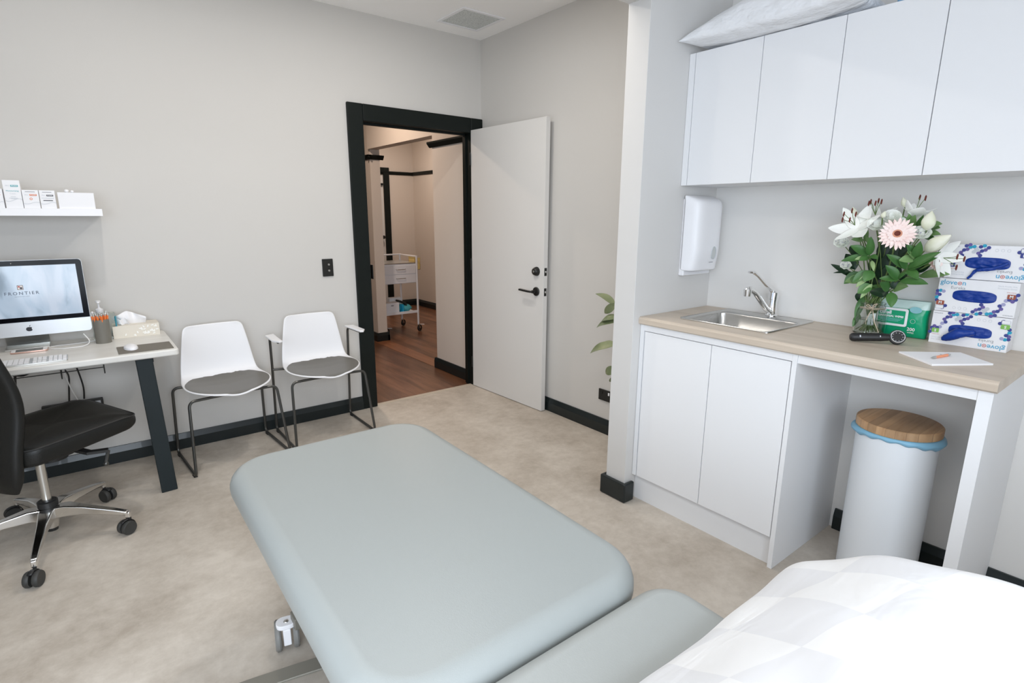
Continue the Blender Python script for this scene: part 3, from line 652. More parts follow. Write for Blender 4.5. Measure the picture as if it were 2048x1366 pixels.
def backf(u, v):
    # closed loop cross-section (u) along height (v)
    z = .305+.795*v; a = 2*PI*u; c, s_ = math.cos(a), math.sin(a); hw = .212*(1-.25*max(0, v-.6)**1.5*2)
    if v < .08: hw *= (.90+.1*v/.08)
    y = hw*math.copysign(abs(s_)**.5, s_)
    th = .032*(.35 if v in (0, 1) else 1)
    x = th*math.copysign(abs(c)**.6, c) + .045*math.exp(-((z-.66)/.18)**2) - .12*max(0, z-.72)**1.3 - .03*0 + .05*(y/.235)**2
    return S @ Vector((x-.252, y, z))
B().grid(backf, 40, 20, closeu=True).make('backrest', 'bleather', t, sub=1)
b = B(); b.tube([S @ Vector((-.312, -.205, .34+.03*k)) + (S.to_3x3() @ Vector((.045*math.exp(-((.37+.03*k-.66)/.18)**2)-.12*max(0, .37+.03*k-.72)**1.3+.012, 0, 0))) for k in range(24)], .0035, 6).make('seam_piping', 'bplas', t)
B().bar([S @ Vector((-.06, 0, .36)), S @ Vector((-.20, 0, .345)), S @ Vector((-.245, 0, .352))], .07, .02).make('back_bracket', 'bplas', t)

# ================================================================== VISITOR CHAIRS
ROW = [(-.30-.212*math.cos(math.radians(q)), .4245+.0155*(1-math.cos(math.radians(q))), .229*math.sin(math.radians(q))**.95) for q in (14, 22, 32, 43, 54, 66, 78, 88)]+[(-.21, .446, .222), (-.160, .458, .212), (-.128, .480, .205), (-.112, .520, .199), (-.104, .590, .189), (-.096, .660, .177), (-.089, .720, .166), (-.085, .748, .158), (-.084, .760, .135)]
def shell_pt(i, u):
    y, z, hw = ROW[i]; x = hw*u; seat = max(0, min(1, (-.13-y)/.1)); back = 1-seat
    return Vector((x, y - back*.022*u*u, z + seat*(.016*u*u - .012*(1-u*u)*max(0, min(1, 1-abs((y+.29)/.2))))))
def zseat(x, y):
    for (ya, za, ha), (yb, zb_, hb) in zip(ROW, ROW[1:]):
        if ya <= y <= yb:
            tt = (y-ya)/(yb-ya); z = za+(zb_-za)*tt; hw = ha+(hb-ha)*tt; u = x/max(hw, .01); return z+.016*u*u-.012*(1-u*u)*max(0, 1-abs((y+.29)/.2))
    return .46
def visitor(label, loc, rz, arms):
    t = thing('visitor_chair', label, 'chair', loc, rz, 'white visitor chairs')
    b = B(); b.grid(lambda u, v: shell_pt(int(round(v*(len(ROW)-1))), -1+2*u), 12, len(ROW)-1); b.make('shell', 'whites', t, solid=.011, sub=2)
    def padf(u, v):
        a = 2*PI*u; r = v*.995; x = .218*r*math.cos(a); y = -.308+.196*r*math.sin(a)
        if y > -.18: y = -.18+(y+.18)*.6
        return Vector((x, y, zseat(x, y)+.0105-.004*(r > .97)))
    B().grid(padf, 40, 8, closeu=True).make('seat_pad', 'pad', t, label='taupe padded seat insert')
    for s in (-1, 1):
        top = [(s*.235, -.095, .412), (s*.08, -.13, .412)] if not arms else None
        p = [(s*.07, -.40, .409), (s*.228, -.405, .407), (s*.250, -.475, .009), (s*.250, -.055, .009)]
        if arms: p += [(s*.250, -.085, .42), (s*.252, -.095, .638), (s*.258, -.30, .638)]
        else: p += [(s*.242, -.085, .409), (s*.07, -.12, .409)]
        B().tube(fillet(p, .035, 6), .0078, 10).make('leg_frame', 'gun', t)
        if arms:
            B().tube([(s*.250, -.085, .42), (s*.07, -.12, .412)], .0075, 8).make('seat_strut', 'gun', t)
            B().prism([(s*.228, -.10), (s*.285, -.12), (s*.288, -.30), (s*.262, -.345), (s*.240, -.335), (s*.236, -.22)][::s], .643, .655).make('armrest', 'whites', t, bevel=.004, seg=3)
        for y in (-.44, -.09): B().box(s*.250-.009, s*.250+.009, y-.018, y+.018, 0, .006).make('glide', 'bplas', t)
    B().tube([(-.16, -.40, .408), (.16, -.40, .408)], .0075, 8).make('cross_bar', 'gun', t)
    return t
visitor('white visitor chair without arms, beside the desk', (-2.01, -.012, 0), math.radians(4), False)
visitor('white visitor chair with armrests, beside the door frame', (-1.44, .0, 0), 0, True)

# ================================================================== TREATMENT BED
t = thing('treatment_bed', 'grey vinyl treatment bed on castors in the middle of the room', 'treatment bed', (-1.925, -1.735, 0), -.014)
# local +y is the far end, bed runs to -y
def cushion(name, y0, y1, z0, z1, w, m, r=.10, bev=.048):
    return B().prism(rrect(w, y1-y0, r, 8, 0, (y0+y1)/2), z0, z1).make(name, m, t, bevel=bev, seg=7, ang=60)
cushion('leg_section_cushion', -1.248, .0, .468, .582, .726, 'vinyl', .145, .054)
cushion('seat_section_cushion', -1.87, -1.254, .462, .570, .726, 'vinyl2', .09)
cushion('back_section_cushion', -2.47, -1.88, .462, .570, .726, 'vinyl2', .09)
b = B()
for x in (-.16, .16): b.box(x-.025, x+.025, -2.35, -.15, .425, .468)
for y in (-.14, -1.2, -2.3): b.box(-.16, .16, y-.02, y+.02, .43, .465)
b.make('top_frame', 'frame', t, bevel=.003)
b = B()
for x in (-.15, .15): b.bar([(x, -.55, .14), (x, -1.5, .42)], .04, .03, (0, 0, 1)); b.bar([(x*.8, -1.5, .14), (x*.8, -.45, .42)], .04, .03, (0, 0, 1))
b.make('lift_arms', 'frame', t)
b = B()
for x in (-.15, .15): b.box(x-.025, x+.025, -2.1, -.24, .09, .14)
for y in (-.315, -1.95): b.box(-.255, .255, y-.025, y+.025, .09, .13)
b.make('base_frame', 'frame', t, bevel=.003)
def bcastor(x, y, ang):
    mx = T(x, y, 0) @ RZ(ang); f = B().prism(rrect(.062, .05, .022, 5, 0, 0), .088, .104, mx).box(-.012, .012, -.026, .03, .03, .088, 0, mx).make('castor', 'white', t, bevel=.003, label='white twin-wheel castor')
    for s in (-1, 1): B().lathe([(.022, -.009), (.045, -.009), (.049, -.004), (.049, .004), (.045, .009), (.022, .009)], 28, mx @ T(s*.027, .01, .049) @ RY(PI/2)).make('wheel', 'greyw', f)
    B().ball(mx @ Vector((0, -.004, .105)), .008, .008, .004, 12).make('cap_screw', 'steel', f)
for x, y in ((-.270, -.292), (.270, -.292), (-.256, -2.0), (.256, -2.0)): bcastor(x, y, -.22)
b = B(); b.bar([(-.12, -.515, .068), (-.22, -.492, .066), (-.30, -.468, .06), (-.42, -.440, .055), (-.56, -.415, .05)], .052, .008); b.make('foot_lever', 'frame', t, bevel=.002, label='flat grey foot bar reaching out near the floor')
# duvet heaped on the head end
def duv(u, v):
    x = -2.42+u*1.22; y = -3.195-v*1.25; e = v*1.25
    s = lambda q: max(0, min(1, q))**2*(3-2*max(0, min(1, q)))
    z = .578+.035*min(1, (e/.03))**.5 + .155*math.sin(PI/2*min(1, e/.34))**1.1
    xr = (x+1.42)/.25; z -= .05*s((-x-1.95)/.4); z -= .40*max(0, xr)**2.0 if xr > 0 else 0
    if x < -2.3: z -= .6*((-2.3-x)/.12)**1.5*.2
    z += .006*noise.noise(Vector((x*5, y*6, 0)))*s(e/.1)+.005*math.sin((x*.8-y*1.2)*26+2*noise.noise(Vector((x*3, y*3, 4))))*s(e/.15)
    yy = y + .02*noise.noise(Vector((x*6, 0, 2)))*(1-v)
    return Vector((x, yy, z))
tag(B().grid(duv, 90, 100, uv=True).make('duvet', 'duvet', solid=.02, sub=1), 'white checked duvet heaped on the near end of the treatment bed', 'duvet')

# ================================================================== JOINERY
CF = -.5325; PY = -2.7833; EY = -3.3078; KZ = .1325; WZ = .931; WB = WZ-.036
t = thing('base_cabinet', 'white two-door sink cabinet against the nib wall', 'cabinet', (0, 0, 0))
b = B(); b.box(CF+.02, -.001, PY+.018, N2-.002, KZ, KZ+.018).box(-.018, -.001, PY+.018, N2-.002, KZ, WB-.001).box(CF+.02, -.018, N2-.02, N2-.002, KZ, WB-.001); b.make('carcass', 'lam', t)
b = B(); b.box(CF-.004, CF+.02, N2-.022, N2-.002, KZ, WB-.002).box(CF-.002, CF+.018, PY+.018, N2-.022, WB-.030, WB-.002); b.make('filler_strip', 'lam', t, bevel=.0008)
b = B(); b.box(CF+.022, -.001, PY+.018, N2-.002, 0, KZ-.004); b.make('kickboard', 'lam', t)
ys = (N2-.025, -2.4307, PY+.0205); gz = WB-.033
for a, c in zip(ys, ys[1:]): B().box(CF-.001, CF+.018, c+.0018, a-.0018, KZ, gz).make('cabinet_door', 'lam', t, bevel=.0008)
b = B(); b.box(CF-.003, -.001, PY, PY+.018, 0, WB-.001); b.make('side_panel', 'lam', t, bevel=.0006)
t = thing('bench_end_panel', 'white upright panel holding the right end of the worktop', 'panel', (0, 0, 0))
B().box(CF-.003, -.001, EY-.036, EY, 0, WB-.001).make('panel', 'lam', t, bevel=.0006)
B().box(CF+.0, CF+.018, EY, PY-.001, WB-.034, WB-.001).make('top_rail', 'lam', t)
# worktop with a sink cut-out
t = thing('worktop', 'pale oak worktop with rounded edge over the cabinet', 'worktop', (0, 0, 0))
SX0, SX1, SY0, SY1 = -.43, -.075, -2.605, -2.205
WE = -3.352
b = B(); b.box(-.552, SX0, WE, N2-.001, WB, WZ); b.box(SX1, -.001, WE, N2-.001, WB, WZ); b.box(SX0, SX1, SY1, N2-.001, WB, WZ); b.box(SX0, SX1, WE, SY0, WB, WZ)
bmesh.ops.remove_doubles(b.bm, verts=b.bm.verts, dist=1e-5)
seen = {}
for f in list(b.bm.faces):
    k = tuple(round(c, 4) for c in f.calc_center_median()); seen.setdefault(k, []).append(f)
b.bm.free()
b = B(); poly = [(-.552, WZ-.010), (-.549, WZ-.004), (-.542, WZ), (-.001, WZ), (-.001, WB), (-.545, WB), (-.552, WB+.006)]
def slab(b, y0, y1, xr=None, xl=None):
    pl = poly if xr is None else [(x if x < -.1 else xr, z) for x, z in poly]
    if xl is not None: pl = [(xl, WZ), (-.001, WZ), (-.001, WB), (xl, WB)]
    A = [b.bm.verts.new((x, y0, z)) for x, z in pl]; C = [b.bm.verts.new((x, y1, z)) for x, z in pl]; n = len(pl)
    b.face(A); b.face(C[::-1])
    for i in range(n): b.face([A[i], A[(i+1) % n], C[(i+1) % n], C[i]])
slab(b, WE, SY0); slab(b, SY0, SY1, xr=SX0); slab(b, SY0, SY1, xl=SX1); slab(b, SY1, N2-.001)
b.make('slab', 'worktop', t, ang=20)
# sink and tap
t = thing('sink', 'square stainless steel sink set into the oak worktop', 'sink', (0, 0, WZ))
X0, X1, Y0, Y1 = -.438, -.028, -2.613, -2.197
b = B(); bx0, bx1, by0, by1 = -.426, -.115, -2.601, -2.209; zb_ = -.16
outer = rrect(X1-X0, Y1-Y0, .012, 4, (X0+X1)/2, (Y0+Y1)/2); inner = rrect(bx1-bx0, by1-by0, .034, 4, (bx0+bx1)/2, (by0+by1)/2)
bot = rrect(bx1-bx0-.03, by1-by0-.03, .03, 4, (bx0+bx1)/2, (by0+by1)/2)
R = [[b.bm.verts.new((x, y, z)) for x, y in pl] for pl, z in ((outer, .0005), (outer, .006), (rrect(X1-X0-.012, Y1-Y0-.012, .01, 4, (X0+X1)/2, (Y0+Y1)/2), .0045), (inner, .003), (rrect(bx1-bx0-.006, by1-by0-.006, .032, 4, (bx0+bx1)/2, (by0+by1)/2), -.005), (bot, zb_))]
for A, C in zip(R, R[1:]):
    for i in range(len(A)): b.face([A[i], A[(i+1) % len(A)], C[(i+1) % len(A)], C[i]])
b.face(R[-1]); b.make('basin', 'sinkm', t, normals=False, ang=25)
B().lathe([(.0, .002), (.02, .003), (.03, .001), (.032, 0)], 24, T(-.25, -2.405, zb_), cap=False).make('drain', 'steel', t)
t = thing('mixer_tap', 'chrome single-lever mixer tap behind the sink', 'tap', (-.055, -2.43, WZ+.004))
B().lathe([(.027, 0), (.027, .006), (.022, .010), (.021, .08), (.0235, .082), (.0235, .112), (.015, .12), (0, .121)], 28, cap=False).make('tap_body', 'chrome', t)
B().tube(fillet([(-.012, 0, .02), (-.05, .004, .04), (-.15, .012, .125), (-.195, .014, .142), (-.215, .014, .130)], .03, 5), [.014]*6+[.0125]*20 if 0 else .0125, 14).lathe([(.016, -.018), (.017, .012), (.013, .018)], 20, T(-.208, .014, .128)).make('spout', 'chrome', t)
B().bar([(.0, 0, .115), (-.06, .01, .150), (-.12, .018, .192), (-.165, .022, .215), (-.182, .024, .212)], [.024, .015, .014, .022, .027], [.013, .009, .008, .009, .010]).make('lever', 'chrome', t, bevel=.002)
# paper towel dispenser on the nib
t = thing('paper_towel_dispenser', 'white plastic paper towel dispenser on the nib wall above the worktop', 'dispenser', (-.162, N2, 1.13))
def disp(u, v):   # v up, u across, bulging to -y
    z = v*.355; x = (u-.5)*.235; e = 1-abs(2*u-1)**6; f = (1-(max(0, v-.85)/.15)**2.5) if v > .85 else 1
    lower = .8+.2*min(1, v/.25)
    y = -(.012+.078*max(0, e)**.5*max(0, f)**.5*lower)
    return Vector((x, y, z))
b = B(); b.grid(disp, 24, 20)
o = b.make('cover', 'white', t, solid=.004, sub=1)
B().box(-.112, .112, -.03, 0, -.025, .34).make('backplate', 'white', t, bevel=.006)
w_ = B().prism([(.018*math.cos(a*PI/12), .030*math.sin(a*PI/12)) for a in range(24)], 0, .004, T(.035, -.088, .085) @ RX(PI/2)).make('level_window', mat('window_tint', (.55, .57, .56), .15), t)
B().tube([(.035+.018*math.cos(a*PI/12), -.093, .085+.030*math.sin(a*PI/12)) for a in range(24)], .0012, 6, closed=True).make('window_rim', 'plgrey', w_)
b = B(); b.text('TORK', FACE_Y(.025, -.0915, .038), .010, 0, 'CENTER', 1.6, 1.3); b.bm.clear(); b.flat(rrect(.034, .003, .001, 2), FACE_Y(.02, -.0905, .040)); b.make('brand_mark', 'pgrey', t)
# overhead cupboards
UX, UB, UT = -.3028, 1.5271, 2.0903
ud = [(-2.0883, -2.3989, 'leftmost'), (-2.3989, -2.7050, 'second'), (-2.7050, -3.0078, 'third'), (-3.0078, -3.352, 'rightmost')]
for (a, c), lb in zip(((N2-.001, -2.705), (-2.705, -3.352)), ('white two-door overhead cupboard next to the nib wall', 'white two-door overhead cupboard above the glove boxes, cut by the frame')):
    t = thing('overhead_cupboard', lb, 'cupboard', (0, 0, 0), 0, None)
    B().box(UX+.02, -.001, c+.0005, a-.0005, UB+.018, UT-.002).make('carcass', 'lam', t)
    B().box(UX+.02, -.001, c+.0005, a-.0005, UB, UB+.0175).make('bottom_panel', 'lam', t)
    if a > -2.1: B().box(UX, UX+.02, -2.0868, a-.0005, UB, UT).make('filler_strip', 'lam', t)
    for p, q, _ in ud:
        if p <= a+.001 and q >= c-.001: B().box(UX, UX+.018, q+.0014, p-.0014, UB, UT).make('cupboard_door', 'lam', t, bevel=.0008)

# things on the cupboards
def pillow(u, v):
    a = u*2-1; b_ = v*2-1; L, Wd = .72, .30
    return None
b = B()
def pil(sgn):
    def f(u, v):
        a, c = u*2-1, v*2-1; m = max(0, (1-abs(a)**2.0))**.62*max(0, (1-abs(c)**2.2))**.5
        ex = 1-.10*(1-abs(a)**3); ey = 1-.06*(1-abs(c)**3)
        x = -.228+c*.190*ex; y = -2.425-a*.365*ey
        wr = .010*noise.noise(Vector((x*14, y*7, sgn*3))) + .010*noise.noise(Vector((x*30, y*14, sgn)))
        z = UT+.030+sgn*(.150 if sgn > 0 else .029)*m + (wr*min(1, m*1.5) if sgn > 0 else 0)
        if sgn < 0 and x > UX-.02: z = max(z, UT+.0015)
        return Vector((x, y, z))
    return f
b.grid(pil(1), 40, 26); b.grid(pil(-1), 40, 26); bmesh.ops.remove_doubles(b.bm, verts=b.bm.verts, dist=.0008)
tag(b.make('pillow', 'linen', sub=1), 'white pillow lying on top of the overhead cupboards', 'pillow')
tag(B().box(-.27, -.12, -3.06, -2.845, UT, UT+.10).make('blue_patterned_box', ['towel'], bevel=.003), 'blue speckled box on the overhead cupboard right of the pillow', 'box')

# ================================================================== BIN
t = thing('waste_bin', 'tall white round bin with bamboo lid and blue liner under the worktop', 'bin', (-.285, -3.06, 0))
B().lathe([(.134, .0), (.137, .004), (.137, .018), (.132, .024)], 48).make('base_ring', 'bplas', t)
B().lathe([(.129, .022), (.129, .628), (.124, .628), (.124, .03)], 56, cap=False).make('body', mat('bin_enamel', (.74, .77, .80), .35), t)
def lin(u, v):
    a = 2*PI*u; w = 1+.018*math.sin(7*a)+.02*math.sin(3*a+1)
    skew = .5+.5*math.cos(a-math.radians(-80)); sk2 = .5+.5*math.cos(a-math.radians(110)); drop = .010+.030*skew**3+.022*sk2**4
    r = .131+.003*math.sin(PI*v)+ (.012*skew**3+.012*sk2**4)*math.sin(PI*min(1, v*1.0))*w
    return Vector((r*math.cos(a), r*math.sin(a), .634-drop*v+.003*math.sin(15*a)*v))
B().grid(lin, 90, 6, closeu=True).make('bin_liner', 'bag', t, solid=.0015)
lid = B().lathe([(.0, .632), (.130, .632), (.134, .635), (.134, .661), (.131, .664), (.0, .664)], 64, cap=False).make('lid', 'bamboo', t, label='round bamboo lid')

# ================================================================== THINGS ON THE WORKTOP
random.seed(11)
def glove_box(z, flip, label, size, badge_m, top=False, dx=0, dy=0):
    t = thing('glove_box', label, 'glove box', (-.085+dx, -3.165+dy, z), 0, 'boxes of disposable gloves')
    w, h, d = .225, .121, .076; mx = FACE_X(0, 0, h/2, PI if flip else 0)
    B().box(0, d, -w/2, w/2, .0004, h-.0004).make('carton', 'card', t, bevel=.001)
    Z = lambda k=0: mx @ T(0, 0, .0006+k*.0002)
    b = B()   # materials: 0 navy 1 violet 2 cyan 3 lav 4 pblue 5 pgrey 6 plgrey 7 badge 8 card 9 pred
    n0 = len(b.bm.verts); b.text('glove', Z() @ T(-.108, .046, 0), .0235, 4, 'LEFT', 1.0, 1, .0004); inv = Z().inverted(); ox = max((inv @ v.co).x for v in b.bm.verts)+.0075
    b.text('n', Z() @ T(ox+.0068, .046, 0), .0235, 4, 'LEFT', 1.0, 1, .0004)
    b.flat(circ(.0062, 18, ox, .0445), Z(), 9).flat(circ(.0042, 18, ox, .0445), Z(1), 8).flat(circ(.0022, 10, ox, .0445), Z(2), 9)
    b.text('Eureka', Z() @ T(-.075, .028, 0), .0145, 5, 'LEFT', 1.05)
    b.text('Nitrile Powder Free', Z() @ T(.106, .046, 0), .0062, 6, 'RIGHT').text('Examination Gloves', Z() @ T(.106, .038, 0), .0062, 6, 'RIGHT').text('NON STERILE', Z() @ T(.106, .026, 0), .004, 9, 'RIGHT')
    b.text('oxmun', Z() @ T(.082, -.052, 0), .008, 5, 'LEFT', 1.2)
    chains = [[(-.112, .012, 0), (-.103, .014, 2), (-.094, .012, 3)], [(-.112, .002, 1), (-.104, -.001, 0), (-.112, -.012, 2), (-.110, -.022, 0)], [(-.09, -.048, 1), (-.082, -.040, 0)],
              [(.0, -.052, 0), (.008, -.044, 1), (.017, -.040, 0), (.026, -.032, 1), (.020, -.024, 0)], [(.012, -.058, 2), (.022, -.054, 0)],
              [(.030, -.042, 6), (.039, -.036, 6), (.034, -.050, 6)], [(.040, -.054, 2), (.050, -.052, 2), (.058, -.044, 1), (.067, -.041, 0), (.075, -.032, 1), (.070, -.022, 0), (.079, -.016, 3)], [(.052, -.060, 1), (.062, -.056, 0)],
              [(.084, -.002, 3), (.092, .002, 0), (.101, -.003, 1), (.108, .004, 0)], [(.112, .02, 0), (.104, .012, 1)]]
    nd = 0
    for c in chains:
        for q in range(len(c)):
            x, y, m = c[q]; nd += 1; b.flat(circ(.0060, 14, x, y), Z(nd*.25+.2), m)
            if q:
                xa, ya, _ = c[q-1]; d_ = Vector((x-xa, y-ya)); n_ = Vector((-d_.y, d_.x)).normalized()*.003
                b.flat([(xa+n_.x, ya+n_.y), (x+n_.x, y+n_.y), (x-n_.x, y-n_.y), (xa-n_.x, ya-n_.y)], Z(), m)
    b.flat(rrect(.024, .016, .002, 2, -.098, -.030), Z(11), 7).flat(rrect(.024, .012, .001, 2, -.098, -.046), Z(11), 6).flat(rrect(.021, .010, .001, 2, -.098, -.046), Z(12), 8).text(size, Z(13) @ T(-.098, -.030, 0), .013, 8, 'CENTER', 1, 1, .0004)
    b.flat(rrect(.022, .016, .002, 2, .096, .012), Z(11), 7).text(size, Z(13) @ T(.096, .012, 0), .013, 8, 'CENTER', 1, 1, .0004)
    for k in range(3): b.tube([mx @ Vector((-.055+k*.016+.0045*math.cos(a*PI/6), -.044+.0045*math.sin(a*PI/6), .0006)) for a in range(12)], .0003, 4, closed=True, mi=6)
    b.make('printed_artwork', ['navy', 'violet', 'cyan', 'lav', 'pblue', 'pgrey', 'plgrey', badge_m, 'card', 'pred'], t, normals=False)
    # glove bundle in the oval opening
    sx, sy, hw, hh = -.004, .002, .062, .0205
    def g(u, v):
        a = 2*PI*u; r = v; x = hw*r*math.copysign(abs(math.cos(a))**.62, math.cos(a)); y = hh*r*math.copysign(abs(math.sin(a))**.62, math.sin(a))
        n_ = noise.noise(Vector((x*70+z*40, y*120, z*9)))*.0035+noise.noise(Vector((x*30+z*10, y*200, 3)))*.002
        return mx @ Vector((sx+x, sy+y, .0012+(.0035+n_)*(1-r**4)))
    B().grid(g, 48, 16, closeu=True).make('glove_opening', 'nitrile', t, label='blue gloves filling the oval opening')
    return t, mx
tB, mB = glove_box(WZ, True, 'bottom glove box of the stack, green S badges and glove pulled out', 'S', 'pgreen')
tM, mM = glove_box(WZ+.122, False, 'middle glove box of the stack, upright lettering and brown M badges', 'M', 'pbrown', dx=-.002, dy=-.002)
tT, mT = glove_box(WZ+.244, True, 'top glove box of the stack with one glove finger trailing', 'M', 'navy', dx=0, dy=-.012)
def wad(name, label, base, pts, rs):
    q = [Vector(p) for p in pts]; P = []; Rr = []
    for i in range(len(q)-1):
        a, bb, c, d = q[max(i-1, 0)], q[i], q[i+1], q[min(i+2, len(q)-1)]
        for k in range(6):
            u = k/6; P.append(.5*((2*bb)+(c-a)*u+(2*a-5*bb+4*c-d)*u*u+(3*bb-a-3*c+d)*u**3)); Rr.append(rs[i]*(1-u)+rs[i+1]*u)
    P.append(q[-1]); Rr.append(rs[-1]); b = B(); b.tube(P, Rr, 14)
    for v in b.bm.verts: v.co += Vector((1, .5, 1))*.003*noise.noise(v.co*150)
    return tag(b.make(name, 'nitrile', sub=1), label, 'glove')
bz = WZ+.06
wad('disposable_glove', 'crumpled blue glove hanging out of the bottom glove box', None, [(-.092, -3.185, bz), (-.100, -3.165, bz-.006), (-.106, -3.142, bz-.010), (-.106, -3.125, bz-.022), (-.102, -3.105, bz-.034), (-.100, -3.096, bz-.036)], [.010, .014, .019, .017, .012, .006])
bt = WZ+.244+.06
wad('disposable_glove', 'blue glove finger trailing down from the top glove box', None, [(-.090, -3.238, bt+.004), (-.094, -3.205, bt-.016), (-.097, -3.175, bt-.022), (-.096, -3.155, bt-.028), (-.094, -3.145, bt-.045), (-.0925, -3.135, bt-.058)], [.005, .007, .007, .006, .005, .004])
# wipes packet
t = thing('wipes_packet', 'green packet of cleaning wipes standing between the vase and glove boxes', 'wipes', (-.045, -2.945, WZ))
def wp(u, v):
    a = 2*PI*u; w = .088*(1+.02*math.sin(v*9)); d = .036*(math.sin(PI*min(1, max(0, v*.92+.05))))**.45
    x = d*math.copysign(abs(math.cos(a))**.6, math.cos(a)); y = w*math.copysign(abs(math.sin(a))**.5, math.sin(a))
    return Vector((x-.0, y, .002+.142*v+.003*math.sin(u*20)*v*(1-v)))
def wipes_mat():
    m = bpy.data.materials.new('wipes_film'); m.use_nodes = True; nt = m.node_tree; bb = nt.nodes['Principled BSDF']; bb.inputs['Roughness'].default_value = .25
    tc = nt.nodes.new('ShaderNodeTexCoord'); sp = nt.nodes.new('ShaderNodeSeparateXYZ'); nt.links.new(tc.outputs['Object'], sp.inputs[0])
    r = nt.nodes.new('ShaderNodeValToRGB'); r.color_ramp.interpolation = 'CONSTANT'; r.color_ramp.elements[0].color = (0, .34, .16, 1); r.color_ramp.elements[1].position = .110; r.color_ramp.elements[1].color = (.60, .76, .72, 1)
    nt.links.new(sp.outputs['Z'], r.inputs[0]); nt.links.new(r.outputs[0], bb.inputs['Base Color'])
    n = nt.nodes.new('ShaderNodeTexNoise'); n.inputs['Scale'].default_value = 28; bp = nt.nodes.new('ShaderNodeBump'); bp.inputs['Strength'].default_value = .5; bp.inputs['Distance'].default_value = .006
    nt.links.new(tc.outputs['Object'], n.inputs['Vector']); nt.links.new(n.outputs['Fac'], bp.inputs['Height']); nt.links.new(bp.outputs[0], bb.inputs['Normal']); return m
B().grid(wp, 40, 18, closeu=True).make('pouch', wipes_mat(), t, sub=1)
F_ = FACE_X(-.0385, 0, 0)
l = B().prism(rrect(.105, .070, .008, 4, -.022, .078), 0, .003, F_).make('lid_frame', 'white', t, bevel=.001)
b = B(); b.flat(rrect(.092, .052, .003, 3, -.024, .078), F_ @ T(0, 0, .0034), 0)
b.text('clinell', F_ @ T(-.066, .094, .0038), .018, 1, 'LEFT', 1, 1, .0006).text('UNIVERSAL WIPES', F_ @ T(-.068, .080, .0038), .0105, 1, 'LEFT', 1, 1, .0004)
for k in range(3): b.flat(rrect(.08-.012*k, .0014, .0004, 2, -.026, .071-.0045*k), F_ @ T(0, 0, .0038), 2)
b.make('lid_print', ['green', 'paper', 'ltblue'], l, normals=False)
b = B(); F2 = FACE_X(-.0375, 0, 0); b.flat([(.052+.020*math.cos(a*PI/12), .112+.0125*math.sin(a*PI/12)) for a in range(24)], F2 @ T(0, 0, .001), 1)
b.text('200', F2 @ T(.046, .036, .001), .0175, 0, 'CENTER', 1, 1, .0003).text('WIPES', F2 @ T(.046, .023, .001), .008, 0, 'CENTER').tube([F2 @ Vector((.048+.008*math.cos(a*PI/8), .068+.008*math.sin(a*PI/8), .001)) for a in range(16)], .0006, 5, closed=True, mi=2); b.make('pouch_print', ['paper', 'ltblue', 'wpl'], t, normals=False)
# notepad, pen, dermatoscope
t = thing('notepad', 'white paper notepad lying at the front right corner of the worktop', 'notepad', (0, 0, WZ))
B().prism([(-.382, -3.05), (-.494, -3.176), (-.328, -3.293), (-.226, -3.184)], .0003, .006).make('paper_block', 'paper', t, bevel=.0004)
t = thing('ballpoint_pen', 'coral ballpoint pen lying across the white notepad', 'pen', (-.372, -3.165, WZ+.0105), math.radians(-12))
mx = RY(PI/2); B().lathe([(.004, -.030), (.0045, .0), (.0045, .040)], 14, mx).make('barrel', 'coral', t)
B().lathe([(.0045, -.030), (.0042, -.040), (.0010, -.055)], 14, mx).make('tip', 'steel', t); B().lathe([(.0046, .040), (.0046, .048), (.0025, .05), (.0025, .058)], 14, mx).box(-.0015, .0015, -.002, .002, .006, .0075).make('clicker', 'steel', t)
A = Vector((-.318, -2.868, WZ+.0165)); Hd = Vector((-.235, -2.995, WZ+.026))
t = thing('dermatoscope', 'black handheld dermatoscope with round lens lying in front of the vase', 'medical instrument', (0, 0, 0))
d = (Hd-A).normalized(); A2 = A+d*.0
b = B(); b.tube([A2, A2+d*.006, A2+d*.012, A2+d*.10, A2+d*.125], [.010, .0145, .0155, .0150, .013], 20).make('handle', 'bplas', t)
cd = Vector((-2.57, -3.68, 1.387)); nrm = Vector((-.80, -.42, .42)).normalized(); hm = axis(Hd, Hd+nrm)
b = B(); b.lathe([(.016, -.018), (.023, -.014), (.0265, -.004), (.0265, .009)], 32, hm).make('head', 'bplas', t)
h_ = B().lathe([(.0225, .004), (.0235, .013), (.0225, .015), (.0200, .015), (.0185, .008)], 32, hm, cap=False).make('lens_ring', 'chrome', t)
B().lathe([(.0, .009), (.0105, .0088), (.0185, .008)], 32, hm, cap=False).make('lens', mat('lens_glass', (.10, .12, .10), .06, spec=.9), h_)
b = B()
for k in range(10): b.ball(hm @ Vector((.0160*math.cos(k*PI/5), .0150*math.sin(k*PI/5), .0092)), .0012, seg=8)
b.make('led_lights', 'paper', h_)
b = B(); s_ = FACE_X(0, 0, 0); b.bar([A2+d*.03+nrm*.0152, A2+d*.034+nrm*.0152], .008, .0006, tuple(nrm)).bar([A2+d*.095+nrm*.0150, A2+d*.098+nrm*.0150], .006, .0006, tuple(nrm)).make('printed_mark', 'plgrey', t)

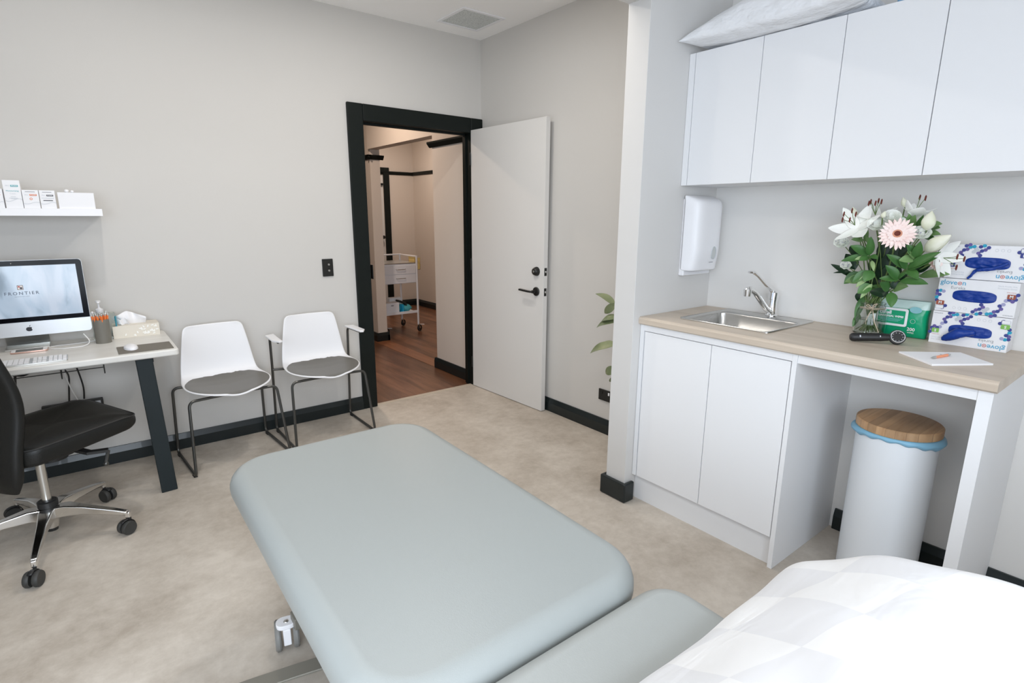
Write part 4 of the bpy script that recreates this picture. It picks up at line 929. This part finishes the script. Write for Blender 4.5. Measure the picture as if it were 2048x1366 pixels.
# ------------------------------------------------------------------ vase and flowers
JX, JY = -.107, -2.857
t = thing('glass_jar', 'clear glass jar vase with twine bow holding the flowers', 'vase', (JX, JY, WZ))
B().lathe([(.0, .001), (.050, .001), (.055, .006), (.0555, .085), (.052, .100), (.043, .112), (.042, .120), (.0445, .122), (.0445, .128), (.0415, .129), (.0400, .121), (.0405, .111), (.0495, .098), (.053, .085), (.0525, .009), (.0, .008)], 48, cap=False).make('glass', 'glass', t)
B().lathe([(.0, .0095), (.0515, .0095), (.0522, .012), (.0522, .060), (.0, .060)], 40, cap=False).make('water', 'water', t)
b = B()
for k in range(3): b.tube([Vector((.0445*math.cos(a*PI/16), .0445*math.sin(a*PI/16), .104+.0028*k+.001*math.sin(a))) for a in range(32)], .0012, 6, closed=True)
fx, fy = -.0445*.93, -.0445*.36
for pts in ([(fx, fy, .108), (fx-.012, fy-.004, .125), (fx-.006, fy-.018, .132), (fx, fy, .11)], [(fx, fy, .108), (fx-.01, fy+.014, .125), (fx-.004, fy+.024, .118), (fx, fy, .108)], [(fx, fy, .108), (fx-.014, fy+.004, .09), (fx-.012, fy+.014, .060), (fx-.012, fy+.012, .045)], [(fx, fy, .108), (fx-.013, fy-.010, .085), (fx-.013, fy-.016, .06), (fx-.013, fy-.030, .035), (fx-.012, fy-.036, .02)]):
    b.tube(fillet(pts, .02, 5), .0016, 6)
b.make('twine_bow', 'twine', t)
NK = Vector((JX, JY, WZ+.122))
def stemtube(b, p, mi=0, r=.0022, k=0):
    p = Vector(p); a = 2*PI*((k*.381) % 1); rr = .012+.018*((k*.73) % 1)
    foot = Vector((JX+rr*1.2*math.cos(a+PI), JY+rr*1.2*math.sin(a+PI), WZ+.014)); nk = NK+Vector((rr*math.cos(a), rr*math.sin(a), 0))
    mid = nk*.45+p*.55+Vector((.02, 0, .012)); q = [foot, nk, mid, p]; P = []
    for i in range(3):
        A, Bb, Cc, D = q[max(i-1, 0)], q[i], q[i+1], q[min(i+2, 3)]
        for j in range(6):
            u = j/6; P.append(.5*((2*Bb)+(Cc-A)*u+(2*A-5*Bb+4*Cc-D)*u*u+(3*Bb-A-3*Cc+D)*u**3))
    P.append(p); b.tube(P, r, 7, mi=mi)
def petal(b, base, tip, w, cup=.3, mi=0, nrm=None, curl=.0, n=8, fold=.15, power=.75, wp=.55):
    base, tip = Vector(base), Vector(tip); L = (tip-base).length; d = (tip-base)/L; nn = Vector(nrm) if nrm else Vector((-.9, -.35, .3))
    s_ = d.cross(nn).normalized(); nn = s_.cross(d).normalized()
    def f(u, v):
        a = u*2-1; prof = max(0, math.sin(PI*(v**wp)))**power; prof = max(prof, .02)
        return base + d*L*v + s_*(a*w/2*prof) + nn*(cup*L*math.sin(PI*v)*.35 - curl*L*v*v + fold*w*a*a*prof)
    b.grid(f, 4, n, mi)
def lily(c, face, size, label, nstamen=5, k=0, n=6, name='lily', open_=1.0, roll_=0):
    c = Vector(c); face = Vector(face).normalized(); m = axis(c, c+face); t = thing(name, label, 'flower', tuple(c), 0, 'white lilies in the vase')
    mi_ = T(*(-c)) @ m
    b = B()
    for q in range(n):
        a = 2*PI*q/n+roll_; ro = Vector((math.cos(a), math.sin(a), 0)); o1 = mi_ @ Vector((0, 0, -.02)); tp = mi_ @ (ro*size*open_+Vector((0, 0, size*(.55-.15*(q % 2)))))
        nn = (mi_.to_3x3() @ (Vector((0, 0, 1))-ro*.3))
        petal(b, o1, tp, size*(.78 if q % 2 else .56), -.35, 0, nn, .22, 10, .10, .62, .6)
    b.make('petals', 'petal', t, solid=.0008, sub=1)
    b = B()
    for q in range(nstamen):
        a = 2*PI*q/max(nstamen, 1)+.3; e = Vector((math.cos(a)*size*.30, math.sin(a)*size*.30, size*.72)); b.tube([mi_ @ Vector((0, 0, 0)), mi_ @ (e*.5+Vector((0, 0, size*.08))), mi_ @ e], .0011, 5, mi=0)
        p = mi_ @ e; b.tube([p+Vector((0, 0, -.011)), p+Vector((0, .001, -.006)), p+Vector((0, 0, .004)), p+Vector((0, 0, .009))], [.0014, .0030, .0030, .0012], 8, mi=1)
    if nstamen: b.make('stamens', ['stem', 'brown'], t)
    b = B(); stemtube(b, (0, 0, 0), k=k) if 0 else None; b.bm.free()
    b = B(); stemtube(b, c+m.to_3x3() @ Vector((0, 0, -.02)), k=k); o = b.make('stem', 'stem', t); o.location = -c
    return t
def bud(c, d, L, w, label, k=0):
    c = Vector(c); d = Vector(d).normalized(); t = thing('lily_bud', label, 'flower bud', tuple(c), 0, 'lily buds in the vase'); m = axis((0, 0, 0), d)
    B().grid(lambda u, v: m @ Vector((w/2*math.sin(PI*max(.01, min(.99, v**.8)))**.8*(1+.09*math.cos(6*PI*u))*math.cos(2*PI*u), w/2*math.sin(PI*max(.01, min(.99, v**.8)))**.8*(1+.09*math.cos(6*PI*u))*math.sin(2*PI*u), L*v)), 18, 12, closeu=True).make('bud', 'budg', t)
    b = B(); stemtube(b, c, k=k); o = b.make('stem', 'stem', t); o.location = -c; return t
LEAVES = [
 ('leafy stem with glossy leaves fanned in front, just below the gerbera right side', (-0.24, -2.99, 1.208), [((-0.25, -2.993, 1.209), (-0.28, -2.935, 1.26), 0.042, 0), ((-0.25, -2.993, 1.209), (-0.28, -2.975, 1.244), 0.035, 0), ((-0.25, -2.995, 1.21), (-0.28, -3.089, 1.277), 0.04, 0), ((-0.25, -2.997, 1.207), (-0.28, -3.082, 1.257), 0.038, 0), ((-0.25, -2.995, 1.207), (-0.28, -3.042, 1.179), 0.042, 0)]),
 ('leafy stem lower in front with broad leaves above the wipes packet', (-0.25, -2.974, 1.168), [((-0.26, -2.977, 1.169), (-0.29, -2.926, 1.173), 0.032, 0), ((-0.26, -2.977, 1.17), (-0.29, -2.941, 1.221), 0.045, 0), ((-0.26, -2.983, 1.166), (-0.29, -3.074, 1.169), 0.046, 0), ((-0.26, -2.976, 1.172), (-0.29, -3.008, 1.202), 0.02, 0)]),
 ('leafy stem with pale curling leaves at the lower left of the bouquet', (-0.24, -2.884, 1.188), [((-0.25, -2.887, 1.191), (-0.28, -2.85, 1.131), 0.03, 1), ((-0.25, -2.877, 1.193), (-0.28, -2.835, 1.147), 0.045, 0), ((-0.25, -2.893, 1.146), (-0.28, -2.87, 1.091), 0.024, 1), ((-0.25, -2.892, 1.142), (-0.28, -2.858, 1.109), 0.05, 0), ((-0.25, -2.887, 1.194), (-0.28, -2.875, 1.155), 0.05, 0)]),
 ('leafy stem with folded leaves at the left under the big lily', (-0.23, -2.861, 1.243), [((-0.24, -2.865, 1.244), (-0.27, -2.781, 1.226), 0.036, 0), ((-0.24, -2.862, 1.248), (-0.27, -2.808, 1.285), 0.045, 0), ((-0.24, -2.865, 1.246), (-0.27, -2.905, 1.241), 0.03, 0), ((-0.24, -2.864, 1.248), (-0.27, -2.873, 1.318), 0.036, 0), ((-0.24, -2.865, 1.242), (-0.27, -2.844, 1.231), 0.03, 0), ((-0.24, -2.876, 1.231), (-0.27, -2.898, 1.196), 0.018, 1), ((-0.24, -2.859, 1.241), (-0.27, -2.829, 1.234), 0.022, 1)]),
 ('small leafy stem directly below the gerbera on its right', (-0.24, -3.01, 1.246), [((-0.25, -3.013, 1.247), (-0.28, -2.991, 1.3), 0.034, 0), ((-0.25, -3.013, 1.247), (-0.28, -3.03, 1.307), 0.038, 0), ((-0.25, -3.013, 1.247), (-0.28, -2.997, 1.272), 0.025, 2), ((-0.25, -3.013, 1.245), (-0.28, -2.975, 1.24), 0.04, 2)]),
 ('leafy stem hanging low over the jar rim', (-0.21, -2.943, 1.122), [((-0.22, -2.949, 1.119), (-0.25, -2.966, 1.067), 0.045, 0), ((-0.22, -2.94, 1.125), (-0.25, -2.918, 1.153), 0.05, 0), ((-0.22, -2.957, 1.129), (-0.25, -3.005, 1.149), 0.055, 2), ((-0.22, -2.956, 1.131), (-0.22, -2.962, 1.168), 0.04, 3), ((-0.22, -2.942, 1.123), (-0.22, -2.903, 1.101), 0.05, 3), ((-0.22, -2.943, 1.105), (-0.22, -2.877, 1.116), 0.05, 3)]),
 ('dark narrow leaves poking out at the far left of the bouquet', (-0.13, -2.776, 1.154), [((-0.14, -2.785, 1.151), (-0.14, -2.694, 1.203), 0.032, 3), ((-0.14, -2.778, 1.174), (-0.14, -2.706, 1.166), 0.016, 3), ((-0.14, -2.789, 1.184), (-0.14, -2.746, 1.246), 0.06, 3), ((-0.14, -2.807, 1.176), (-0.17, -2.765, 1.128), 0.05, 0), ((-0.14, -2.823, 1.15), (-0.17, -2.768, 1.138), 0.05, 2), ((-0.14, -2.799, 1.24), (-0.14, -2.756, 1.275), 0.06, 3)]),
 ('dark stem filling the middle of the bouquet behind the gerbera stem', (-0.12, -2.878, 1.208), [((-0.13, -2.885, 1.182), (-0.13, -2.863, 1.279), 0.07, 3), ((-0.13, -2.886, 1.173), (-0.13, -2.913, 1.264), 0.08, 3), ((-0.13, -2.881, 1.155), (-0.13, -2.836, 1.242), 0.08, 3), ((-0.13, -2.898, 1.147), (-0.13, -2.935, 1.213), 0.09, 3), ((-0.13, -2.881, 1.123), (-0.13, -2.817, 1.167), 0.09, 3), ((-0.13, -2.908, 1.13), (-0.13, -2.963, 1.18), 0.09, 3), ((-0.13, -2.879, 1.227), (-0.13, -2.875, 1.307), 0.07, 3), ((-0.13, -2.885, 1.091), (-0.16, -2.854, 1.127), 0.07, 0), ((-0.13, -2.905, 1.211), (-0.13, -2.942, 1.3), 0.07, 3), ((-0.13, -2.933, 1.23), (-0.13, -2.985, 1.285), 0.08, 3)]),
 ('long pale leaf spreading right towards the glove boxes', (-0.14, -3.01, 1.182), [((-0.15, -3.006, 1.178), (-0.18, -3.102, 1.198), 0.045, 2), ((-0.15, -2.992, 1.197), (-0.15, -3.035, 1.221), 0.05, 3), ((-0.15, -2.972, 1.212), (-0.15, -3.019, 1.237), 0.07, 3)]),
 ('pointed green leaves standing between buds at the upper right', (-0.15, -2.981, 1.349), [((-0.16, -2.977, 1.349), (-0.19, -3.0, 1.396), 0.022, 0), ((-0.16, -2.998, 1.328), (-0.19, -3.059, 1.333), 0.04, 2), ((-0.16, -2.998, 1.324), (-0.19, -3.054, 1.306), 0.03, 0), ((-0.16, -3.005, 1.349), (-0.19, -3.057, 1.369), 0.045, 2), ((-0.16, -2.948, 1.348), (-0.19, -2.928, 1.396), 0.04, 2), ((-0.16, -2.951, 1.352), (-0.19, -2.957, 1.4), 0.035, 2), ((-0.16, -2.955, 1.352), (-0.19, -2.975, 1.396), 0.035, 2), ((-0.16, -3.014, 1.341), (-0.19, -3.054, 1.355), 0.04, 2)]),
 ('green leaves tucked around the white blooms at the upper left', (-0.17, -2.813, 1.305), [((-0.18, -2.817, 1.301), (-0.21, -2.785, 1.305), 0.03, 2), ((-0.18, -2.822, 1.297), (-0.21, -2.836, 1.346), 0.02, 2), ((-0.18, -2.751, 1.33), (-0.21, -2.725, 1.344), 0.02, 0), ((-0.18, -2.849, 1.28), (-0.21, -2.834, 1.315), 0.035, 2)]),
 ('long hanging leaf beside the left side of the jar', (-0.11, -2.813, 1.053), [((-0.12, -2.825, 1.083), (-0.15, -2.817, 0.986), 0.035, 0), ((-0.12, -2.822, 1.007), (-0.15, -2.812, 0.958), 0.03, 0), ((-0.12, -2.818, 1.101), (-0.12, -2.812, 1.053), 0.05, 3)]),
]
c_l1 = (-0.23, -2.798, 1.358)
c_l2 = (-0.17, -2.841, 1.396)
c_l3 = (-0.15, -2.962, 1.407)
c_l4 = (-0.19, -3.08, 1.251)
c_ger = (-0.275, -2.956, 1.33)
c_ger2 = (-0.18, -3.057, 1.237)
c_w1 = (-0.235, -2.871, 1.364)
c_w2 = (-0.22, -2.912, 1.393)
c_w3 = (-0.22, -3.012, 1.338)
c_w4 = (-0.19, -2.743, 1.292)
c_w4b = (-0.19, -2.738, 1.264)
c_w5 = (-0.17, -2.763, 1.202)
c_w6 = (-0.2, -2.935, 1.371)
b1 = (-0.22, -3.025, 1.344)
b1t = (-0.22, -3.032, 1.41)
b2 = (-0.21, -3.027, 1.273)
b2t = (-0.24, -3.103, 1.331)
b3 = (-0.17, -2.772, 1.384)
b3t = (-0.17, -2.758, 1.427)
b4 = (-0.24, -2.89, 1.385)
b4t = (-0.24, -2.896, 1.41)
b5 = (-0.15, -2.927, 1.424)
b5t = (-0.15, -2.916, 1.461)
PLANT = [((-0.17, 0.085, 0.915), (-0.17, 0.232, 0.977), 0.05), ((-0.17, 0.079, 0.932), (-0.17, 0.165, 0.859), 0.045), ((-0.17, 0.062, 0.833), (-0.17, 0.229, 0.782), 0.05), ((-0.17, 0.064, 0.852), (-0.17, 0.189, 0.822), 0.05), ((-0.18, 0.056, 0.706), (-0.18, 0.266, 0.628), 0.055), ((-0.17, 0.057, 0.578), (-0.17, 0.138, 0.522), 0.05), ((-0.17, 0.068, 0.526), (-0.17, 0.098, 0.482), 0.03), ((-0.17, 0.065, 0.708), (-0.17, 0.157, 0.711), 0.015)]
for k, (lb, node, lv) in enumerate(LEAVES):
    nd = Vector(node); t = thing('leafy_stem', lb, 'foliage', node, 0, 'leafy stems in the vase')
    b = B()
    for (bs, tp, w, m) in lv:
        petal(b, Vector(bs)-nd, Vector(tp)-nd, w*.85, .12, m, (-.75, -.35, .55), .06, 8, .16, .8, .85)
        if (Vector(bs)-nd).length > .004: b.tube([(0, 0, 0), (Vector(bs)-nd)], .0018, 5, mi=4)
    b.make('leaves', ['leafd', 'leafl', 'leafm', 'leafk', 'stem'], t, solid=.0007, sub=1, normals=False)
    b = B(); stemtube(b, nd, k=k+3); o = b.make('stem', 'stem', t); o.location = -nd
lily(c_l1, (-.75, .15, .62), .080, 'large open white lily at the left with three brown stamens', 5, 1, roll_=.3)
lily(c_l2, (-.25, .05, .95), .070, 'open white lily at the top with brown stamens standing upright', 5, 2)
lily(c_l3, (.1, -.25, .9), .075, 'white lily at the upper right turned away from the camera', 2, 4, roll_=.2, open_=.6)
lily(c_l4, (-.3, -.85, -.1), .075, 'white lily drooping to the right in front of the top glove box', 3, 5, open_=.8)
for k, (a, c, w, lb) in enumerate(((b1, b1t, .042, 'plump cream bud pointing up on the upper right of the bouquet'), (b2, b2t, .046, 'long white bud leaning right above the glossy leaves'), (b3, b3t, .024, 'closed bud at the top left behind the large open lily'), (b4, b4t, .017, 'small pale green bud between the two white ruffled blooms'), (b5, b5t, .020, 'slim bud at the very top of the bouquet'))):
    a, c = Vector(a), Vector(c); bud(a, c-a, (c-a).length, w, lb, k+6)
def gerbera(c, face, r, label, k):
    c = Vector(c); m = axis((0, 0, 0), Vector(face)); t = thing('gerbera', label, 'flower', tuple(c), 0, 'pale pink gerberas in the vase'); b = B()
    for ring, (n, rr, zz) in enumerate(((24, 1.0, .0), (22, .86, .003), (18, .55, .006))):
        for q in range(n):
            a = 2*PI*(q+.5*ring)/n+random.uniform(-.04, .04); rv = r*rr*random.uniform(.93, 1.04); petal(b, m @ Vector((math.cos(a)*r*.2, math.sin(a)*r*.2, zz)), m @ Vector((math.cos(a)*rv, math.sin(a)*rv, zz+.006)), r*.19, -.04, 0, m.to_3x3() @ Vector((0, 0, 1)), .03, 6, .1, .42, 1.25)
    b.make('petals', 'pink', t, normals=False)
    cc = B().lathe([(r*.34, .002), (r*.30, .006), (r*.18, .008), (0, .0085)], 28, m, cap=False).make('disc', 'gcore', t); B().lathe([(r*.17, .0075), (r*.14, .010), (0, .0095)], 20, m, cap=False).make('dark_eye', 'brown', cc)
    b = B(); stemtube(b, c-m.to_3x3() @ Vector((0, 0, .002)), k=k, r=.0028); o = b.make('stem', 'stem', t); o.location = -c
gerbera(c_ger, (-.88, -.28, .38), .060, 'large pale pink gerbera at the centre of the bouquet', 13)
gerbera(c_ger2, (-.35, -.80, .3), .040, 'small pale pink gerbera seen edge-on at the right of the bouquet', 14)
def rose(c, r, label, k, name='lisianthus', spots=False):
    c = Vector(c); t = thing(name, label, 'flower', tuple(c), 0, 'white ruffled blooms in the vase'); m = axis((0, 0, 0), Vector((-.7, -.25, .65))); b = B()
    for ring in range(4):
        n = 4+ring; rr = r*(.30+.23*ring)
        for q in range(n):
            a = 2*PI*q/n+ring*.9; ro = Vector((math.cos(a), math.sin(a), 0))
            petal(b, m @ (ro*rr*.25+Vector((0, 0, -r*.55))), m @ (ro*rr+Vector((0, 0, r*(.42-.14*ring)))), rr*1.45+.006, -.25, 0, m.to_3x3() @ (-ro+Vector((0, 0, .6))), .02, 7, .15, .55, 1.25)
    if spots:
        for q in range(16):
            a = random.random()*2*PI; rr = r*random.uniform(.3, .8); p = m @ Vector((rr*math.cos(a), rr*math.sin(a), r*.36)); b.ball(p, .0007, .0007, .0022, 6, mi=1)
    b.make('petals', ['petal', 'violet'], t, normals=False)
    b = B(); stemtube(b, c, k=k, r=.0016); o = b.make('stem', 'stem', t); o.location = -c
rose(c_w1, .030, 'white ruffled bloom just left of the gerbera', 15)
rose(c_w2, .031, 'white ruffled bloom directly above the gerbera', 16)
rose(c_w3, .030, 'white speckled bloom right of the gerbera', 17, 'alstroemeria', True)
rose(c_w4, .028, 'white speckled bloom at the far left under the lily petal', 18, 'alstroemeria', True)
rose(c_w5, .020, 'small white speckled bloom at the lower left edge', 20, 'alstroemeria', True)
rose(c_w6, .024, 'cream bloom tucked behind the gerbera top', 21)
# ================================================================== PLANT BEHIND THE NIB
t = thing('potted_rubber_plant', 'green leafy plant peeking out from behind the nib wall', 'plant', (-.16, -1.80, 0))
B().lathe([(.085, 0), (.11, .20), (.115, .215), (.105, .215), (.10, .18), (0, .18)], 32, cap=False).make('pot', 'white', t)
B().lathe([(0, .19), (.10, .19)], 24, cap=False).make('soil', 'bplas', t)
b = B(); b.tube([(0, 0, .18), (-.01, .01, .5), (.0, .0, .8), (.015, .0, 1.0)], [.008, .006, .005, .003], 8); b.make('stem', 'stem', t)
for base, tip, w in PLANT if 'PLANT' in globals() else ():
    b = B(); bs, tp = Vector(base), Vector(tp_) if 0 else Vector(tip)
    petal(b, bs, tp, w, .25, 0, (-.3, -.8, .55), .10, 8, .12, .7, .8); b.tube([(0.0, 0.0, bs.z-.02), bs], .002, 5); b.make('leaf', 'rubl', t, solid=.0008, sub=1)

# ================================================================== TROLLEY IN THE HALL
t = thing('medical_trolley', 'white medical trolley with two drawers in the space beyond the doorway', 'trolley', (.38, 2.42, 0))
L_ = .215
b = B()
for x in (-L_, L_):
    for y in (-L_, L_): b.tube([(x, y, .085), (x, y, .915)], .0125, 12)
b.make('leg_posts', 'twhite', t)
b = B(); b.tube(fillet([(-L_, -L_, .905), (L_, -L_, .905), (L_, L_, .905), (-L_, L_, .905)], .01, 3, True), .009, 8, True) if 0 else b.tube([(L_, -L_, .905), (L_, L_, .905)], .009, 8).tube([(L_, L_, .905), (-L_, L_, .905)], .009, 8).tube([(-L_, L_, .905), (-L_, -L_, .905)], .009, 8)
b.make('guard_rail', 'twhite', t)
B().box(-L_+.005, L_-.005, -L_+.005, L_-.005, .595, .825).make('drawer_cabinet', 'twhite', t, bevel=.002)
B().box(-L_-.0, L_+.0, -L_-.0, L_+.0, .826, .835).make('top_tray', 'steel', t)
for z in (.602, .706):
    d_ = B().box(-L_+.016, L_-.016, -L_-.006, -L_+.004, z, z+.098).make('drawer', 'twhite', t, bevel=.002)
    B().tube(fillet([(-.06, -L_-.006, z+.06), (-.055, -L_-.022, z+.055), (.055, -L_-.022, z+.055), (.06, -L_-.006, z+.06)], .008, 3), .004, 8).make('drawer_handle', 'steel', d_)
b = B(); b.box(-L_, L_, -L_, L_, .232, .240).box(-L_, L_, -L_-.002, -L_+.004, .232, .262).box(-L_, L_, L_-.004, L_, .232, .29); b.make('lower_shelf', 'twhite', t)
for x in (-L_, L_):
    for y in (-L_, L_):
        f = B().bar([(x, y, .095), (x+.01, y, .06), (x+.015, y, .04)], .034, .012, (1, 0, 0)).lathe([(.012, .08), (.012, .10)], 12, T(x, y, 0)).make('castor', 'steel', t)
        B().lathe([(.018, -.011), (.036, -.011), (.040, -.006), (.040, .006), (.036, .011), (.018, .011)], 24, T(x+.015, y, .040) @ RZ(.5) @ RX(PI/2)).make('wheel', 'bplas', f)
        if y < 0: B().bar([(x+.02, y, .085), (x+.07, y-.01, .080)], .03, .004).make('brake_pedal', 'twhite', f)
t = thing('sharps_tray', 'yellow plastic tray hooked on the right side of the trolley', 'tray', (.615, 2.36, .74)); b = B()
b.box(0, .07, -.08, .08, 0, .004).box(0, .003, -.08, .08, 0, .15).box(.067, .07, -.08, .08, 0, .12).box(0, .07, -.08, -.077, 0, .14).box(0, .07, .077, .08, 0, .14); b.make('tray_body', 'yellow', t); B().box(-.002, .072, -.083, -.080, .045, .052).box(-.002, .072, -.083, -.080, .135, .142).make('rim', 'yellow', t)
t = thing('trolley_storage_tub', 'white plastic tub on the lower shelf of the trolley', 'tub', (.27, 2.285, .241)); B().box(-.09, .09, -.06, .06, 0, .13).make('tub_body', 'twhite', t, bevel=.006); B().prism(rrect(.035, .012, .006, 3), 0, .002, FACE_Y(.0, -.060, .10)).make('finger_slot', 'pgrey', t)
t = tag(B().box(.205, .245, 2.35, 2.39, .241, .45).make('supply_bottle', 'tblue', bevel=.01, seg=3), 'blue bottle standing on the trolley shelf behind the white tub', 'bottle')
b = B(); b.ball((.47, 2.33, .285), .10, .09, .045, 24)
for v in b.bm.verts: v.co += Vector((.3, .3, 1))*.012*noise.noise(v.co*18)
tag(b.make('folded_cloth', 'tteal'), 'folded teal cloth on the lower shelf of the trolley', 'cloth')
b = B(); b.box(.395, .415, 2.21, 2.29, .245, .345).box(.385, .455, 2.22, 2.28, .243, .262); tag(b.make('blue_pouch', 'tblue', bevel=.008, seg=3), 'bright blue plastic pouch between the tub and the teal cloth', 'pouch')
b = B(); b.bar([(.37, 2.30, .385), (.47, 2.31, .345), (.49, 2.30, .315)], .075, .025); tag(b.make('pressure_cuff', 'bplas', bevel=.008), 'black blood pressure cuff lying over the blue pouch', 'medical cuff')
tag(B().box(.33, .50, 2.42, 2.50, .241, .40).make('supply_carton', ['card'], bevel=.002), 'pale carton at the back of the lower trolley shelf', 'box')
